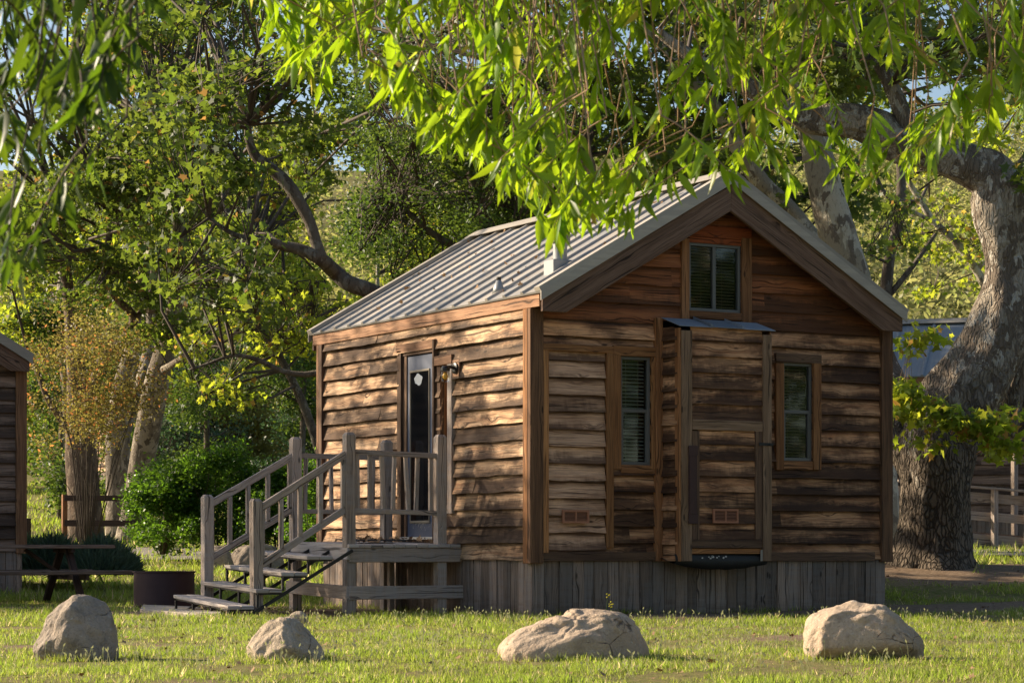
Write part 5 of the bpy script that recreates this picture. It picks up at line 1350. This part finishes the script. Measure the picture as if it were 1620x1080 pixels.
# ------------------------------------------------------------------ lawn
def grass(name,label,n,a0,a1,d0,d1,size,seed,width,dens_soil=.9,kind='grass'):
    rg=np.random.default_rng(seed); m=int(n*1.6)
    u=rg.random(m); d=(d0+ (d1-d0)*u)
    a=rg.uniform(-1,1,m)*(1.0*d*.245)
    P=[];k=0;sz=[];kd=[]
    for ai,di in zip(a,d):
        if not(a0<ai<a1): continue
        p=AD(ai,di); s=soil(p.x,p.y)
        if rg.random()<s*1.25: continue
        if -.02<p.x<CW+.02 and -.02<p.y<CL: continue
        c=mnoise.noise(Vector((p.x*1.3,p.y*1.3,7))); c2=mnoise.noise(Vector((p.x*6,p.y*6,2)))
        if c+c2*.6<-.22 and rg.random()<.85: continue
        P.append((p.x,p.y,H(ai,di)-.004)); sz.append(size*max(.35,1+1.1*c+1.0*c2)*rg.uniform(.5,1.5)*(1-.5*s)); kd.append((c,c2,s))
        if len(P)>=n: break
    C=np.array(P); n=len(C); kd=np.array(kd)
    dd=rg.normal(size=(n,3))*.42; dd[:,2]=1; dd/=np.linalg.norm(dd,axis=1)[:,None]
    s=rg.normal(size=(n,3)); s[:,2]*=.1; s=np.cross(dd,s); s/=np.linalg.norm(s,axis=1)[:,None]
    rnd=rg.random((n,3)); rnd[:,0]=np.clip(.62+kd[:,0]*1.1+rg.normal(size=n)*.2,0,1); rnd[:,2]=np.clip(rg.random(n)*.93+.12*kd[:,2]+.12*np.clip(kd[:,1]*3,0,1),0,1)
    o=leaves(name,C,np.array(sz),'grassb','blade',rg,d=dd,s=s,width=width,rnd=rnd,cup=.25)
    tag(o,label,'grass',kind='stuff'); return o
grass('grass','short sunlit tufty lawn grass round the boulders and along the cabin',150000,-7,7,12.4,21.8,.029,601,2.9)
grass('grass','lawn grass in front of the deck and left of the steps',90000,-9,9,21.0,31,.044,602,3.0)
grass('grass','shaded lawn grass behind the steps and round the big sycamore',60000,-12,12,30,46,.085,603,3.0)
grass('grass','sunny grass on the rising bank behind the fence',45000,-20,20,46,76,.12,604,4.0)
# pale seed heads
def seeds(n,d0,d1,seed):
    rg=np.random.default_rng(seed); mb=MB()
    k=0
    while k<n:
        d=rg.uniform(d0,d1); a=rg.uniform(-1,1)*d*.235; p=AD(a,d)
        if mnoise.noise(Vector((p.x*.9,p.y*.9,30)))<.0 or soil(p.x,p.y)>.6: continue
        k+=1; z=H(a,d); h_=rg.uniform(.05,.13); l=rg.normal(size=2)*.02
        q=Vector((p.x,p.y,z)); t=q+Vector((l[0],l[1],h_)); e=t+Vector((l[0]*.6,l[1]*.6,.028))
        s=Vector((RX,RY,0))*.0022; s2=Vector((RX,RY,0))*.0065; m=(t+e)/2
        mb.quad([q-s*.5,q+s*.5,t+s*.4,t-s*.4]); mb.quad([t,m+s2,e,m-s2])
    o=mb.build('seed_heads',M['straw']); tag(o,'pale seed heads standing above the lawn','grass',kind='stuff')
seeds(1500,13,22.5,611)
# dry leaves on the ground
rg=np.random.default_rng(620); P=[]
while len(P)<1600:
    d=rg.uniform(12.6,34) if rg.random()<.6 else rg.uniform(22,32); a=rg.uniform(-1,1)*d*.24; p=AD(a,d)
    if 0<p.x<CW and 0<p.y<CL: continue
    P.append((p.x,p.y,H(a,d)+.012))
P=np.array(P); n=len(P); d_=rg.normal(size=(n,3)); d_[:,2]*=.25; d_/=np.linalg.norm(d_,axis=1)[:,None]; s_=np.cross(d_,np.array([0,0,1.0])+rg.normal(size=(n,3))*.35); s_/=np.linalg.norm(s_,axis=1)[:,None]
o=leaves('fallen_leaves',P,rg.uniform(.02,.055,n),'litter','syc',rg,d=d_,s=s_); tag(o,'small dry brown leaves scattered over grass and dirt','fallen leaves',kind='stuff')
rg=np.random.default_rng(621); n=60; P=np.column_stack([rg.uniform(-.95,-.2,n),rg.uniform(1.62,2.9,n),rg.uniform(.80,.835,n)])
o=leaves('fallen_leaves',P,rg.uniform(.03,.07,n),'litter','syc',rg); tag(o,'dry leaves blown onto the deck by the door mat','fallen leaves',kind='stuff')
# weed with yellow flowers by the skirting
rg=np.random.default_rng(630); bp=PX(962,985,22.9); bp.z=0.0; wd=thing('flowering_weed','thin weed with small yellow flowers in front of the cabin skirting','weed',bp)
mb=MB(); fl=MB()
for i in range(3):
    tp=Vector((rg.normal()*.05,rg.normal()*.05,rg.uniform(.16,.27))); mb.tube([(0,0,0),tp*.5+Vector((rg.normal()*.015,0,.02)),tp],[.004,.003,.002],4)
    for k in range(4):
        c=tp+Vector(rg.normal(size=3)*.012); fl.box(c,(.010,0,.003),(0,.010,0),(0,0,.01))
mb.build('stem',M['shrub'],wd); M['yellow']=plain('yellow_petal',(.75,.60,.02),.6); fl.build('flower',M['yellow'],wd)
# distant hillside woods
rg=np.random.default_rng(640); cl=[]
def far(n,x0,x1,d0,d1,hmin,hmax,r,ns):
    out=[]
    for i in range(n):
        px=rg.uniform(x0,x1); d=rg.uniform(d0,d1); a=(px-810)/F_PX*d; z=H(a,d); h_=rg.uniform(hmin,hmax)
        py=HORIZON-(z+h_-CZ)*F_PX/d; out.append((px,py,r*F_PX/d,r*.8*F_PX/d,d,r,ns))
    return out
cl=far(240,-150,1800,84,120,1,8,2.2,34)+far(300,1100,1800,110,210,.5,4.5,2.6,30)+far(110,-150,1200,120,200,.5,4,3.0,26)
C,t,S=sprays(cl,rg,9,.45); n=len(C); rnd=rg.random((n,3)); rnd[:,0]=t[:,0]
o=leaves('distant_woods',C,rg.uniform(.7,1.2,n)*.34,'far','oval',rg,rnd=rnd); tag(o,'hazy sunlit yellow green woods covering the hillside far behind','woods',kind='stuff')


# longer tufts against the boulders, posts and skirting
rg=np.random.default_rng(666); P=[];Z=[]
def tuft(a,d,n,sp,h_):
    for _ in range(n):
        q=AD(a+rg.normal()*sp,d+rg.normal()*sp*.5); P.append((q.x,q.y,H(a,d)-.004)); Z.append(h_*rg.uniform(.4,1.2))
for (x0,x1,d) in ((54,184,15.0),(388,514,14.6),(783,1026,14.8),(1271,1460,14.7)):
    for k in range(34):
        px=rg.uniform(x0-4,x1+4); t=abs((px-(x0+x1)/2)/((x1-x0)/2)); tuft((px-810)/F_PX*d,d-.10+.30*t*t,9,.02,.062)
for k in range(120):
    q=(rg.uniform(-.1,CW),-.06-abs(rg.normal())*.08) if rg.random()<.6 else (-.06-abs(rg.normal())*.08,rg.uniform(0,CL))
    a,d=toad(*q); tuft(a,d,7,.03,.08)
for q in ((-1.33,1.557),(-1.33,2.92),(-.25,1.557),(-2.38,1.557),(-2.37,2.92)):
    a,d=toad(*q)
    for k in range(5): tuft(a+rg.normal()*.08,d-.05,9,.03,.08)
n=len(P); dd=rg.normal(size=(n,3))*.35; dd[:,2]=1; dd/=np.linalg.norm(dd,axis=1)[:,None]; s_=np.cross(dd,rg.normal(size=(n,3))*[1,1,.1]); s_/=np.linalg.norm(s_,axis=1)[:,None]
o=leaves('grass',np.array(P),np.array(Z),'grassb','blade',rg,d=dd,s=s_,width=2.0,cup=.3); tag(o,'longer grass tufts growing against the boulders, posts and skirting','grass',kind='stuff')
